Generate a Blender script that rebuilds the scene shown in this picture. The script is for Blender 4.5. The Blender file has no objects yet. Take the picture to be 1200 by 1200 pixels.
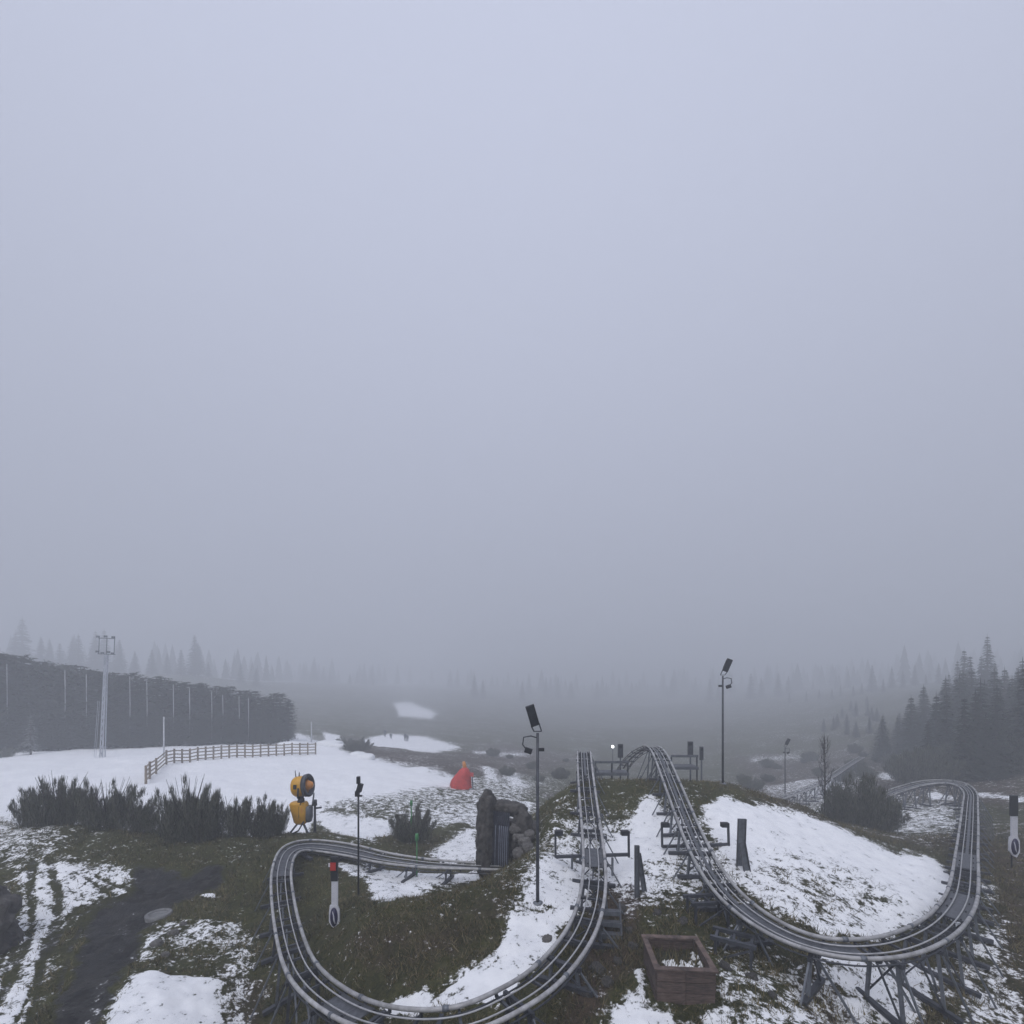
import bpy, math, random
import numpy as np
from mathutils import Vector, Matrix, Quaternion
R = math.radians
random.seed(11); rng = np.random.default_rng(11)
scene = bpy.context.scene
COL = scene.collection

# ------------------------------------------------------------------ camera, sky, sun, exposure
F = 560.0; V0 = 800.0                      # focal length and eye level of the 1200 px survey frame; camera at the origin
cam_d = bpy.data.cameras.new('camera'); cam = bpy.data.objects.new('camera', cam_d); COL.objects.link(cam)
cam_d.sensor_width = 36; cam_d.lens = 36 * F / 1200; cam_d.shift_y = (V0 - 600) / 1200
cam_d.clip_start = 0.1; cam_d.clip_end = 4000
cam.location = (0, 0, 0); cam.rotation_euler = (R(90), 0, 0)
scene.camera = cam

world = bpy.data.worlds.new('World'); scene.world = world; world.use_nodes = True
wn = world.node_tree.nodes; wl = world.node_tree.links; wn.clear()
SUN_EL, SUN_ROT = R(52), R(200)
sky = wn.new('ShaderNodeTexSky'); sky.sky_type = 'NISHITA'; sky.sun_disc = False
sky.sun_elevation = SUN_EL; sky.sun_rotation = SUN_ROT; sky.dust_density = 6.0; sky.air_density = 1.0; sky.altitude = 1200
hs = wn.new('ShaderNodeHueSaturation'); hs.inputs['Saturation'].default_value = 0.35
mixw = wn.new('ShaderNodeMix'); mixw.data_type = 'RGBA'; mixw.inputs[0].default_value = 0.88
# overcast cloud deck, brighter overhead than at the horizon, the same all round
wtc = wn.new('ShaderNodeTexCoord'); wsx = wn.new('ShaderNodeSeparateXYZ'); wl.new(wtc.outputs['Generated'], wsx.inputs[0])
wmr = wn.new('ShaderNodeMapRange'); wmr.inputs['To Min'].default_value = 0.45; wmr.inputs['To Max'].default_value = 1.0
wl.new(wsx.outputs['Z'], wmr.inputs['Value'])
wsc = wn.new('ShaderNodeVectorMath'); wsc.operation = 'SCALE'; wsc.inputs[0].default_value = (7.45, 7.95, 9.95)
wl.new(wmr.outputs[0], wsc.inputs['Scale']); wl.new(wsc.outputs[0], mixw.inputs[7])
bg = wn.new('ShaderNodeBackground'); bg.inputs['Strength'].default_value = 0.1
wo = wn.new('ShaderNodeOutputWorld')
wl.new(sky.outputs[0], hs.inputs['Color']); wl.new(hs.outputs[0], mixw.inputs[6])
wl.new(mixw.outputs[2], bg.inputs['Color']); wl.new(bg.outputs[0], wo.inputs['Surface'])

sun_d = bpy.data.lights.new('sun', 'SUN'); sun_d.energy = 1.35; sun_d.angle = R(50); sun_d.color = (1, 0.985, 0.97)
sun = bpy.data.objects.new('sun', sun_d); COL.objects.link(sun)
sdir = Vector((math.cos(SUN_EL) * math.sin(SUN_ROT), math.cos(SUN_EL) * math.cos(SUN_ROT), math.sin(SUN_EL)))
sun.rotation_euler = sdir.to_track_quat('Z', 'Y').to_euler()

vs = scene.view_settings
vs.view_transform = 'Standard'; vs.look = 'None'; vs.exposure = 0.0; vs.gamma = 1.0; vs.use_curve_mapping = False
scene.render.engine = 'CYCLES'
scene.cycles.use_denoising = True
scene.cycles.volume_bounces = 1; scene.cycles.max_bounces = 6; scene.cycles.diffuse_bounces = 3
scene.cycles.transparent_max_bounces = 4

# ------------------------------------------------------------------ helpers
def P(u, v, d):
    return Vector(((u - 600) / F * d, d, -(v - V0) / F * d))

def tag(o, label=None, cat=None, group=None, kind=None):
    if label: o['label'] = label
    if cat: o['category'] = cat
    if group: o['group'] = group
    if kind: o['kind'] = kind
    return o

def link(name, mesh, parent=None, loc=None, rot=None):
    o = bpy.data.objects.new(name, mesh); COL.objects.link(o)
    if parent: o.parent = parent
    if loc is not None: o.location = loc
    if rot is not None: o.rotation_euler = rot
    return o

def empty(name, loc=(0, 0, 0), rz=0):
    o = bpy.data.objects.new(name, None); COL.objects.link(o)
    o.location = loc; o.rotation_euler = (0, 0, rz); o.empty_display_size = 0.2
    return o

def copy_tree(o, parent=None):
    c = o.copy(); COL.objects.link(c)
    if parent: c.parent = parent
    for ch in list(o.children): copy_tree(ch, c)
    return c

class MB:
    def __init__(s): s.v = []; s.f = []; s.sm = []
    def add(s, vs_, fs, smooth=False):
        n = len(s.v); s.v += [tuple(p) for p in vs_]
        s.f += [tuple(i + n for i in f) for f in fs]; s.sm += [smooth] * len(fs)
        return s
    def box(s, c, size, rot=None, taper=1.0):
        c = Vector(c); hx, hy, hz = [a / 2 for a in size]; out = []
        for z in (-1, 1):
            k = taper if z > 0 else 1
            for x, y in ((-1, -1), (1, -1), (1, 1), (-1, 1)):
                p = Vector((x * hx * k, y * hy * k, z * hz))
                if rot is not None: p = rot @ p
                out.append(c + p)
        return s.add(out, [(3, 2, 1, 0), (4, 5, 6, 7), (0, 1, 5, 4), (1, 2, 6, 5), (2, 3, 7, 6), (3, 0, 4, 7)])
    def bar(s, a, b, w, h):
        a = Vector(a); b = Vector(b); d = b - a
        q = d.to_track_quat('Y', 'Z').to_matrix()
        return s.box((a + b) / 2, (w, d.length, h), q)
    def tube(s, pts, r, seg=8, cap=True):
        pts = [Vector(p) for p in pts]; n = len(pts); vs_ = []; fs = []
        rr = r if isinstance(r, (list, tuple)) else [r] * n
        prev = None
        for i, p in enumerate(pts):
            t = (pts[min(i + 1, n - 1)] - pts[max(i - 1, 0)]).normalized()
            if prev is None:
                a = t.cross(Vector((0, 0, 1)))
                if a.length < 1e-3: a = t.cross(Vector((1, 0, 0)))
            else: a = prev - t * prev.dot(t)
            a.normalize(); prev = a; b = t.cross(a)
            for k in range(seg):
                an = 2 * math.pi * k / seg
                vs_.append(p + (a * math.cos(an) + b * math.sin(an)) * rr[i])
        for i in range(n - 1):
            for k in range(seg):
                k2 = (k + 1) % seg
                fs.append((i * seg + k, i * seg + k2, (i + 1) * seg + k2, (i + 1) * seg + k))
        s.add(vs_, fs, True)
        if cap:
            m = len(s.v) - n * seg
            s.f += [tuple(m + k for k in reversed(range(seg))), tuple(m + (n - 1) * seg + k for k in range(seg))]; s.sm += [False, False]
        return s
    def cyl(s, a, b, r0, r1=None, seg=10): return s.tube([a, b], [r0, r0 if r1 is None else r1], seg)
    def lathe(s, prof, seg=20, mat=None):
        n = len(prof); vs_ = []; fs = []
        for (r, z) in prof:
            for k in range(seg):
                an = 2 * math.pi * k / seg; p = Vector((r * math.cos(an), r * math.sin(an), z))
                vs_.append(mat @ p if mat else p)
        for i in range(n - 1):
            for k in range(seg):
                k2 = (k + 1) % seg
                fs.append((i * seg + k, i * seg + k2, (i + 1) * seg + k2, (i + 1) * seg + k))
        return s.add(vs_, fs, True)
    def mesh(s, name, mat):
        m = bpy.data.meshes.new(name); m.from_pydata(s.v, [], s.f); m.validate()
        if len(m.polygons) == len(s.sm): m.polygons.foreach_set('use_smooth', s.sm)
        if mat: m.materials.append(mat)
        m.update(); return m
    def build(s, name, mat, parent=None, loc=None, rot=None):
        return link(name, s.mesh(name, mat), parent, loc, rot)

# ------------------------------------------------------------------ materials
def new_mat(name):
    m = bpy.data.materials.new(name); m.use_nodes = True
    nt = m.node_tree; return m, nt, nt.nodes['Principled BSDF']
def vary(name, c1, c2, rough=0.7, scale=6, metal=0.0, bump=0.0, bscale=None, stretch=(1, 1, 1), rand=0.0):
    m, nt, b = new_mat(name); N = nt.nodes; L = nt.links
    tc = N.new('ShaderNodeTexCoord'); mp = N.new('ShaderNodeMapping'); mp.inputs['Scale'].default_value = stretch
    L.new(tc.outputs['Object'], mp.inputs[0])
    no = N.new('ShaderNodeTexNoise'); no.inputs['Scale'].default_value = scale; no.inputs['Detail'].default_value = 6
    no.inputs['Roughness'].default_value = 0.65
    L.new(mp.outputs[0], no.inputs['Vector'])
    cr = N.new('ShaderNodeValToRGB'); cr.color_ramp.elements[0].position = 0.32; cr.color_ramp.elements[1].position = 0.68
    cr.color_ramp.elements[0].color = (*c1, 1); cr.color_ramp.elements[1].color = (*c2, 1)
    L.new(no.outputs['Fac'], cr.inputs[0])
    out = cr.outputs[0]
    if rand:
        oi = N.new('ShaderNodeObjectInfo'); h = N.new('ShaderNodeHueSaturation')
        mr = N.new('ShaderNodeMapRange'); mr.inputs['To Min'].default_value = 1 - rand; mr.inputs['To Max'].default_value = 1 + rand
        L.new(oi.outputs['Random'], mr.inputs['Value']); L.new(mr.outputs[0], h.inputs['Value']); L.new(out, h.inputs['Color']); out = h.outputs[0]
    L.new(out, b.inputs['Base Color'])
    b.inputs['Roughness'].default_value = rough; b.inputs['Metallic'].default_value = metal
    if bump:
        n2 = N.new('ShaderNodeTexNoise'); n2.inputs['Scale'].default_value = bscale or scale * 3; n2.inputs['Detail'].default_value = 5
        L.new(mp.outputs[0], n2.inputs['Vector'])
        bp = N.new('ShaderNodeBump'); bp.inputs['Strength'].default_value = bump; bp.inputs['Distance'].default_value = 0.05
        L.new(n2.outputs['Fac'], bp.inputs['Height']); L.new(bp.outputs[0], b.inputs['Normal'])
    return m
M = {}
M['rail'] = vary('galvanised_rail', (.22, .215, .215), (.5, .495, .50), .5, 3.2, .15, bump=.15, rand=.05)
M['inner'] = vary('guide_rail', (.3, .3, .31), (.5, .5, .51), .45, 6, .15)
M['steel'] = vary('dark_steel', (.035, .039, .05), (.085, .09, .105), .55, 5, .3, rand=.15)
M['galv'] = vary('weathered_galvanised', (.10, .11, .13), (.20, .215, .24), .5, 5, .4, rand=.1)
M['plate'] = vary('steel_plate', (.06, .065, .075), (.13, .135, .15), .5, 9, .3, bump=.2)
M['black'] = vary('black_metal', (.012, .013, .017), (.03, .032, .038), .5, 8, .2)
M['lens'] = vary('lamp_glass', (.02, .022, .027), (.045, .05, .06), .25, 3)
M['yellow'] = vary('yellow_paint', (.55, .27, .012), (.72, .38, .02), .4, 3)
M['orange'] = vary('orange_paint', (.55, .20, .03), (.7, .3, .06), .4, 3)
M['wood'] = vary('weathered_plank', (.035, .027, .024), (.15, .105, .088), .85, 5, bump=.4, stretch=(1, 1, 7), rand=.25)
M['fencewood'] = vary('fence_wood', (.15, .12, .09), (.29, .235, .18), .85, 6, bump=.3, rand=.2)
M['rock'] = vary('grey_rock', (.055, .052, .05), (.19, .18, .17), .9, 2.5, bump=.9, bscale=7, rand=.2)
M['darkrock'] = vary('dark_rock', (.022, .021, .02), (.11, .102, .095), .9, 3.5, bump=1.0, bscale=9)
M['curtain'] = vary('dark_rubber', (.02, .023, .035), (.05, .056, .08), .45, 4)
M['curtainpale'] = vary('worn_rubber_edge', (.20, .22, .28), (.32, .34, .4), .5, 4)
M['bark'] = vary('bark', (.045, .035, .03), (.11, .09, .075), .9, 8, bump=.6, stretch=(1, 1, .25))
M['palegalv'] = vary('pale_galvanised', (.34, .36, .40), (.5, .52, .56), .5, 3, .2)
M['palebark'] = vary('pale_pole', (.4, .41, .43), (.6, .61, .63), .8, 4)
M['white'] = vary('white_vinyl', (.5, .5, .55), (.66, .66, .7), .5, 3)
M['red'] = vary('red_fabric', (.42, .03, .025), (.6, .05, .04), .7, 3, bump=.3)
M['redpad'] = vary('red_vinyl', (.35, .015, .012), (.5, .03, .02), .5, 3)
M['navy'] = vary('navy_print', (.012, .01, .04), (.03, .025, .08), .5, 5)
M['greenpaint'] = vary('green_plastic', (.03, .16, .05), (.06, .26, .09), .5, 4)
M['concrete'] = vary('wet_concrete', (.11, .11, .115), (.22, .22, .22), .6, 7, bump=.4)
M['soil'] = vary('dark_soil', (.02, .02, .012), (.07, .065, .035), .95, 8, bump=1.0)
M['cloth_dark'] = vary('dark_clothing', (.02, .022, .035), (.06, .06, .08), .9, 5)
M['snowlump'] = vary('snow', (.78, .79, .81), (.84, .85, .86), .6, 4, bump=.3)
def leaf_mat(name, c1, c2, c3=None):
    m, nt, b = new_mat(name); N = nt.nodes; L = nt.links
    at = N.new('ShaderNodeAttribute'); at.attribute_name = 'tone'
    oi = N.new('ShaderNodeObjectInfo')
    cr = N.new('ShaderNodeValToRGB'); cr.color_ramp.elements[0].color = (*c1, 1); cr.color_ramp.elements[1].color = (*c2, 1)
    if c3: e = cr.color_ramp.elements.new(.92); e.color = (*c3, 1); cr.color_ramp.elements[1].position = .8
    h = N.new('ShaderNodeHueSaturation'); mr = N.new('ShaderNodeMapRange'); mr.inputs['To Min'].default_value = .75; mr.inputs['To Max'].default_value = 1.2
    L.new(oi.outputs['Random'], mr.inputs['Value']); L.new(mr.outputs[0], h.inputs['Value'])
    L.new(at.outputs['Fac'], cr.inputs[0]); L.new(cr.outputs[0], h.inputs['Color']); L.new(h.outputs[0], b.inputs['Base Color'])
    b.inputs['Roughness'].default_value = .8
    return m
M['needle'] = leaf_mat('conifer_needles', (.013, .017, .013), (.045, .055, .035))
M['shrub'] = leaf_mat('shrub_twigs', (.012, .018, .010), (.052, .066, .036), (.17, .17, .13))
M['snowy'] = leaf_mat('snow_dusted_needles', (.05, .055, .05), (.5, .52, .54))
M['twig'] = vary('twig', (.03, .027, .026), (.07, .06, .055), .9, 8)
M['grass'] = leaf_mat('grass_blades', (.02, .025, .008), (.088, .088, .032), (.20, .16, .082))

# ------------------------------------------------------------------ terrain
_lat = rng.random((256, 256))
def vnoise(x, y, s):
    x = np.asarray(x) / s + 37.3; y = np.asarray(y) / s + 91.7
    xi = np.floor(x).astype(int); yi = np.floor(y).astype(int); fx = x - xi; fy = y - yi
    fx = fx * fx * (3 - 2 * fx); fy = fy * fy * (3 - 2 * fy)
    g = lambda i, j: _lat[i % 256, j % 256]
    return (g(xi, yi) * (1 - fx) + g(xi + 1, yi) * fx) * (1 - fy) + (g(xi, yi + 1) * (1 - fx) + g(xi + 1, yi + 1) * fx) * fy - .5

CP = []
def row(d, *uz):
    for u, z in uz: CP.append(((u - 600) / F * d, d, z))
row(6, (-200, -8.2), (200, -8.0), (600, -7.3), (1000, -7.4), (1400, -7.7))
row(10, (-150, -8.5), (0, -8.4), (200, -8.3), (330, -8.6), (450, -7.7), (600, -7.2), (760, -7.0), (900, -7.1), (1000, -7.5), (1100, -7.8), (1200, -7.9), (1350, -7.9))
row(13, (-100, -8.5), (0, -8.4), (200, -8.4), (310, -9.2), (340, -9.1), (430, -7.6), (500, -6.95), (560, -6.85), (650, -6.8), (760, -6.65), (850, -6.8), (1000, -7.2), (1120, -7.8), (1200, -7.8), (1330, -7.8))
row(14.6, (440, -7.05), (500, -6.75), (580, -6.5), (640, -6.55))
row(17, (-100, -8.4), (0, -8.4), (150, -8.5), (290, -8.7), (340, -8.6), (390, -7.9), (450, -7.75), (500, -7.85), (560, -7.2), (600, -6.6), (640, -6.2), (690, -6.7), (760, -6.35), (850, -6.3), (1000, -7.0), (1120, -7.9), (1200, -7.6), (1320, -7.6))
row(20.5, (-100, -7.6), (0, -7.6), (100, -7.65), (200, -7.9), (300, -7.85), (380, -7.8), (450, -8.4), (520, -8.5), (580, -8.1), (612, -7.0), (640, -5.95), (690, -5.95), (770, -5.55), (850, -5.4), (900, -5.7), (1000, -6.9), (1100, -7.9), (1140, -8.1), (1200, -8.0), (1320, -7.8))
row(24, (-100, -7.1), (0, -7.2), (100, -7.25), (200, -7.55), (300, -7.75), (370, -7.75), (430, -8.4), (500, -8.9), (570, -8.7), (620, -6.9), (645, -5.9), (665, -5.35), (690, -5.0), (760, -4.95), (850, -5.05), (920, -6.0), (1000, -7.35), (1080, -8.2), (1140, -8.4), (1200, -8.1), (1320, -8.0))
row(28.5, (-50, -8.2), (100, -9.0), (200, -9.2), (330, -9.2), (440, -9.2), (500, -9.3), (570, -9.3), (630, -8.5), (690, -7.3), (760, -7.1), (850, -7.0), (920, -7.8), (1000, -8.7), (1100, -9.1), (1140, -9.2), (1200, -8.9), (1320, -8.4))
row(36, (-100, -8.6), (0, -8.6), (170, -8.2), (300, -9.0), (440, -9.2), (520, -9.7), (600, -10.5), (700, -11), (800, -11), (900, -10.6), (1000, -10.4), (1100, -10.0), (1200, -9.2), (1320, -8.5))
row(48, (-100, -8.8), (0, -8.8), (170, -8.5), (300, -8.8), (400, -9.2), (500, -9.9), (560, -10.6), (650, -12), (750, -13), (850, -12.6), (950, -12), (1050, -11.3), (1150, -10.2), (1250, -9))
row(65, (-100, -8.9), (0, -8.9), (200, -8.9), (370, -8.9), (430, -9.6), (540, -11.5), (700, -14.5), (850, -15), (950, -14), (1050, -12.2), (1200, -9.5), (1300, -8))
row(100, (-100, -8), (100, -8.5), (300, -9), (380, -10.5), (480, -12.5), (600, -15), (750, -19), (900, -17), (1050, -12), (1200, -5), (1320, -2))
row(155, (-100, -2), (100, -4), (300, -9), (480, -13.5), (600, -17), (750, -20), (900, -16), (1050, -9), (1200, 1), (1350, 5))
row(250, (-200, 6), (0, 6), (230, 4), (320, -6), (500, -12.5), (750, -23), (900, -14), (1100, 0), (1250, 6))
row(430, (-200, 6), (100, 4), (500, -6), (750, -20), (1000, -2), (1250, 8))
CP += [(-18, -6, -7.5), (0, -12, -7), (16, -6, -7.6), (-60, 0, -7.5), (60, 0, -7), (-40, -60, -6), (40, -60, -6), (0, -120, -4), (-250, -50, 0), (250, -50, 0), (0, -400, 4),
       (-600, 200, 8), (600, 200, 8), (0, 690, -4), (-450, 550, 6), (450, 550, 6), (-500, -400, 4), (500, -400, 4)]
CP = np.array(CP)
def _rbf_k(r): return r
_C = CP[:, :2]
_A = _rbf_k(np.sqrt(((_C[:, None] - _C[None]) ** 2).sum(-1) + .8))
_n = len(_C); _B = np.zeros((_n + 3, _n + 3)); _B[:_n, :_n] = _A
_B[:_n, _n:] = np.c_[np.ones(_n), _C]; _B[_n:, :_n] = _B[:_n, _n:].T
_W = np.linalg.solve(_B, np.r_[CP[:, 2], 0, 0, 0])
def hgt(x, y, detail=True):
    x = np.atleast_1d(np.asarray(x, float)); y = np.atleast_1d(np.asarray(y, float)); out = np.zeros(x.shape)
    for i in range(0, x.size, 40000):
        xs = x.flat[i:i + 40000]; ys = y.flat[i:i + 40000]
        K = np.sqrt((xs[:, None] - _C[None, :, 0]) ** 2 + (ys[:, None] - _C[None, :, 1]) ** 2 + .8)
        out.flat[i:i + 40000] = K @ _W[:_n] + _W[_n] + _W[_n + 1] * xs + _W[_n + 2] * ys
    if detail:
        dd = np.hypot(x, y); k = np.clip((dd - 2) / 6, 0, 1)
        out = out + k * (.34 * vnoise(x, y, 3.1) + .16 * vnoise(x, y, 1.05) + .07 * vnoise(x, y, .38) + .035 * vnoise(x, y, .16))
    return out
def H(x, y): return float(hgt(x, y)[0])
def G(u, d): x = (u - 600) / F * d; return Vector((x, d, H(x, d)))

# snow cover surveyed as outlines: (coverage, min distance, max distance, feather, outline)
SN = [
 (1.25, 25, 130, 5, [(-500, 870), (330, 868), (350, 862), (372, 870), (410, 884), (460, 894), (505, 905), (552, 914), (520, 924), (480, 930), (435, 937), (400, 940), (372, 948), (340, 1010), (-500, 1010)]),
 (.90, 25, 45, 3, [(370, 952), (400, 954), (466, 958), (467, 978), (440, 990), (400, 978), (375, 968)]),
 (.52, 25, 70, 10, [(380, 940), (440, 932), (520, 920), (600, 905), (640, 915), (600, 945), (560, 970), (500, 975), (466, 960), (400, 953)]),
 (.62, 24, 45, 5, [(500, 955), (560, 940), (562, 975), (520, 985)]),
 (1.2, 80, 160, 3, [(425, 868), (455, 861), (500, 865), (538, 876), (510, 881), (440, 878)]),
 (.9, 150, 700, 3, [(462, 824), (480, 823), (512, 836), (505, 842), (468, 839)]),
 (.95, 60, 110, 2, [(332, 862), (352, 860), (356, 870), (335, 872)]),
 (.95, 60, 110, 2, [(378, 858), (398, 862), (398, 868), (382, 868)]),
 (.82, 19.5, 32, 5, [(520, 980), (553, 962), (566, 1000), (560, 1014), (515, 1010), (500, 998)]),
 (.80, 15.5, 22, 5, [(436, 1012), (500, 1016), (566, 1020), (560, 1032), (520, 1040), (488, 1052), (455, 1067), (436, 1060), (432, 1040)]),
 (.70, 15.5, 24, 4, [(386, 1006), (436, 1010), (436, 1030), (420, 1028)]),
 (.63, 10, 24, 18, [(630, 980), (682, 945), (735, 950), (800, 945), (845, 1000), (862, 1050), (740, 1065), (700, 1000), (690, 1060), (600, 1090), (596, 1060)]),
 (.95, 15, 24, 6, [(738, 970), (752, 935), (764, 930), (772, 952), (778, 975), (792, 985), (796, 1000), (755, 1008), (725, 1025), (712, 1025), (710, 985)]),
 (.90, 8, 18, 6, [(600, 1072), (640, 1058), (672, 1045), (682, 1055), (650, 1108), (605, 1150), (545, 1182), (450, 1192), (436, 1172), (505, 1155), (565, 1122), (590, 1095)]),
 (.80, 12, 20, 8, [(640, 1008), (684, 1000), (684, 1045), (640, 1060), (605, 1072)]),
 (.98, 11, 26, 5, [(822, 950), (850, 932), (900, 944), (960, 964), (1010, 984), (1050, 997), (1095, 1000), (1112, 1018), (1117, 1045), (1096, 1078), (1040, 1100), (960, 1096), (905, 1068), (872, 1040), (845, 1000)]),
 (.56, 11, 22, 22, [(868, 1000), (960, 1012), (1050, 1052), (1062, 1080), (960, 1088), (895, 1060)]),
 (.72, 7, 13, 10, [(962, 1120), (1050, 1122), (1096, 1110), (1110, 1140), (1090, 1185), (1060, 1215), (1000, 1215), (985, 1172), (960, 1150)]),
 (.56, 7, 20, 20, [(1118, 1080), (1170, 1085), (1190, 1150), (1230, 1230), (1090, 1230), (1120, 1150)]),
 (.55, 12, 20, 8, [(1146, 1030), (1166, 1034), (1168, 1062), (1148, 1060)]),
 (.66, 7, 12, 14, [(830, 1185), (900, 1172), (965, 1180), (985, 1240), (800, 1240)]),
 (.54, 7, 13, 20, [(850, 1110), (900, 1130), (960, 1160), (960, 1200), (840, 1200)]),
 (.86, 7, 12, 8, [(690, 1240), (712, 1190), (732, 1165), (750, 1172), (795, 1198), (800, 1240)]),
 (.8, 8, 13, 4, [(745, 1140), (752, 1140), (757, 1172), (748, 1182)]),
 (.90, 6, 14, 10, [(100, 1240), (135, 1165), (150, 1140), (185, 1120), (250, 1100), (266, 1130), (262, 1170), (258, 1240)]),
 (.6, 6, 17, 20, [(148, 1118), (200, 1085), (270, 1075), (300, 1110), (306, 1150), (290, 1240), (255, 1240), (262, 1120), (200, 1118)]),
 (.70, 12, 18, 4, [(150, 1118), (165, 1100), (205, 1082), (200, 1096), (170, 1118)]),
 (.55, 16, 30, 18, [(-300, 940), (0, 945), (72, 966), (60, 985), (30, 1003), (-300, 1010)]),
 (.70, 13, 22, 8, [(12, 1022), (50, 1010), (150, 1020), (186, 1021), (152, 1030), (150, 1053), (95, 1062), (62, 1098), (30, 1150), (10, 1100), (25, 1070)]),
 (.70, 6, 16, 12, [(-300, 1100), (10, 1108), (40, 1100), (76, 1090), (60, 1130), (40, 1180), (20, 1240), (-300, 1240)]),
 (.95, 15, 21, 2, [(229, 1046), (242, 1042), (257, 1048), (240, 1051)]),
 (.16, 21, 33, 3, [(466, 974), (500, 974), (556, 958), (557, 966), (522, 984), (502, 998), (440, 995), (438, 987)]),
 (.58, 32, 70, 20, [(880, 900), (970, 892), (1010, 915), (980, 960), (900, 930)]),
 (.58, 24, 60, 10, [(1035, 940), (1120, 938), (1122, 975), (1060, 978), (1030, 960)]),
 (.8, 26, 60, 2, [(1085, 930), (1095, 926), (1120, 934), (1090, 936)]),
 (.75, 26, 70, 2, [(1146, 928), (1190, 932), (1240, 936), (1240, 942), (1190, 937), (1146, 932)]),
 (.7, 60, 130, 3, [(1040, 880), (1075, 885), (1090, 905), (1075, 900), (1050, 888)]),
 (.7, 40, 110, 2, [(1030, 906), (1055, 908), (1055, 914), (1030, 912)]),
 (.7, 40, 120, 2, [(555, 880), (595, 882), (622, 884), (600, 886), (555, 883)]),
 (.75, 35, 70, 3, [(560, 888), (570, 888), (584, 915), (572, 916)]),
 (.75, 35, 70, 3, [(584, 890), (590, 895), (620, 922), (600, 922)]),
 (.7, 20, 45, 5, [(600, 940), (630, 930), (640, 935), (606, 962), (598, 955)]),
 (.55, 60, 140, 3, [(880, 888), (960, 884), (960, 888), (880, 893)]),
 (.8, 16, 22, 3, [(606, 985), (616, 978), (614, 992), (608, 996)]),
]
RD = [  # wet track of mud and tarmac
 (1.0, 5, 24, 7, [(160, 1018), (255, 1014), (262, 1028), (236, 1042), (205, 1062), (172, 1092), (152, 1130), (122, 1172), (98, 1260), (52, 1260), (68, 1200), (80, 1150), (90, 1112), (100, 1084), (118, 1064), (150, 1056), (158, 1040)]),
]
RUT = [(3, [(150, 1052), (118, 1052), (90, 1062), (72, 1080), (58, 1108), (40, 1145), (10, 1220)]), (3, [(96, 1078), (84, 1110), (70, 1150), (60, 1220)]), (3, [(20, 1100), (4, 1150), (-20, 1200)]), (5, [(38, 1015), (36, 1045), (38, 1080), (30, 1110), (10, 1150), (-30, 1220)]), (6, [(60, 1018), (68, 1050), (66, 1078), (52, 1110), (45, 1150), (30, 1220)]),
       (4, [(155, 1052), (120, 1058), (90, 1070), (70, 1090), (55, 1120)]), (3, [(100, 1030), (130, 1045), (152, 1050)]), (3, [(115, 1028), (150, 1040)]), (3, [(10, 1100), (0, 1130), (-20, 1160)])]
ROCKY = [(706, 14.0, .2), (716, 13.4, .14), (728, 14.2, .17), (738, 13.0, .12), (700, 11.4, .2), (712, 10.9, .15), (690, 10.6, .17), (724, 11.6, .13), (742, 12.2, .16), (800, 13.4, .15), (842, 12.6, .16), (850, 11.4, .13), (880, 11.2, .15), (905, 10.6, .12), (770, 13.8, .14)]
FOOT = [[(500, 1172), (540, 1143), (575, 1112), (600, 1095)], [(512, 1176), (550, 1150), (585, 1120)]]   # lines of footprints
BR = [  # bare brown earth and russet leaf litter
 (1.0, 5, 26, 16, [(700, 1040), (745, 1030), (752, 1090), (745, 1130), (720, 1170), (690, 1210), (655, 1210), (690, 1120)]),
 (.8, 5, 14, 14, [(955, 1150), (980, 1160), (1000, 1200), (960, 1230), (930, 1180)]),
 (.6, 5, 30, 20, [(1150, 985), (1260, 960), (1260, 1230), (1170, 1150)]),
 (.6, 5, 18, 16, [(262, 1130), (320, 1130), (320, 1240), (258, 1240)]),
 (.55, 9, 18, 25, [(380, 1090), (460, 1080), (540, 1060), (620, 1020), (580, 1100), (480, 1140), (400, 1130)]),
 (.8, 28, 130, 10, [(530, 880), (400, 868), (450, 895), (520, 915), (640, 905), (680, 890), (600, 870)]),
 (.7, 35, 140, 10, [(860, 890), (1000, 880), (1100, 900), (1200, 900), (1200, 950), (1050, 940), (900, 945)]),
]
def poly_sd(u, v, poly):
    p = np.array(poly, float); inside = np.zeros(u.shape, bool); best = np.full(u.shape, 1e9)
    for i in range(len(p)):
        a = p[i]; b = p[(i + 1) % len(p)]; e = b - a
        t = np.clip(((u - a[0]) * e[0] + (v - a[1]) * e[1]) / (e @ e + 1e-9), 0, 1)
        best = np.minimum(best, np.hypot(u - a[0] - t * e[0], v - a[1] - t * e[1]))
        c = (a[1] > v) != (b[1] > v)
        with np.errstate(divide='ignore', invalid='ignore'):
            xi = a[0] + (v - a[1]) / (b[1] - a[1] + 1e-12) * e[0]
        inside ^= c & (u < xi)
    return np.where(inside, best, -best)
def line_d(u, v, pts):
    best = np.full(u.shape, 1e9); p = np.array(pts, float)
    for a, b in zip(p[:-1], p[1:]):
        e = b - a; t = np.clip(((u - a[0]) * e[0] + (v - a[1]) * e[1]) / (e @ e), 0, 1)
        best = np.minimum(best, np.hypot(u - a[0] - t * e[0], v - a[1] - t * e[1]))
    return best
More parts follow.
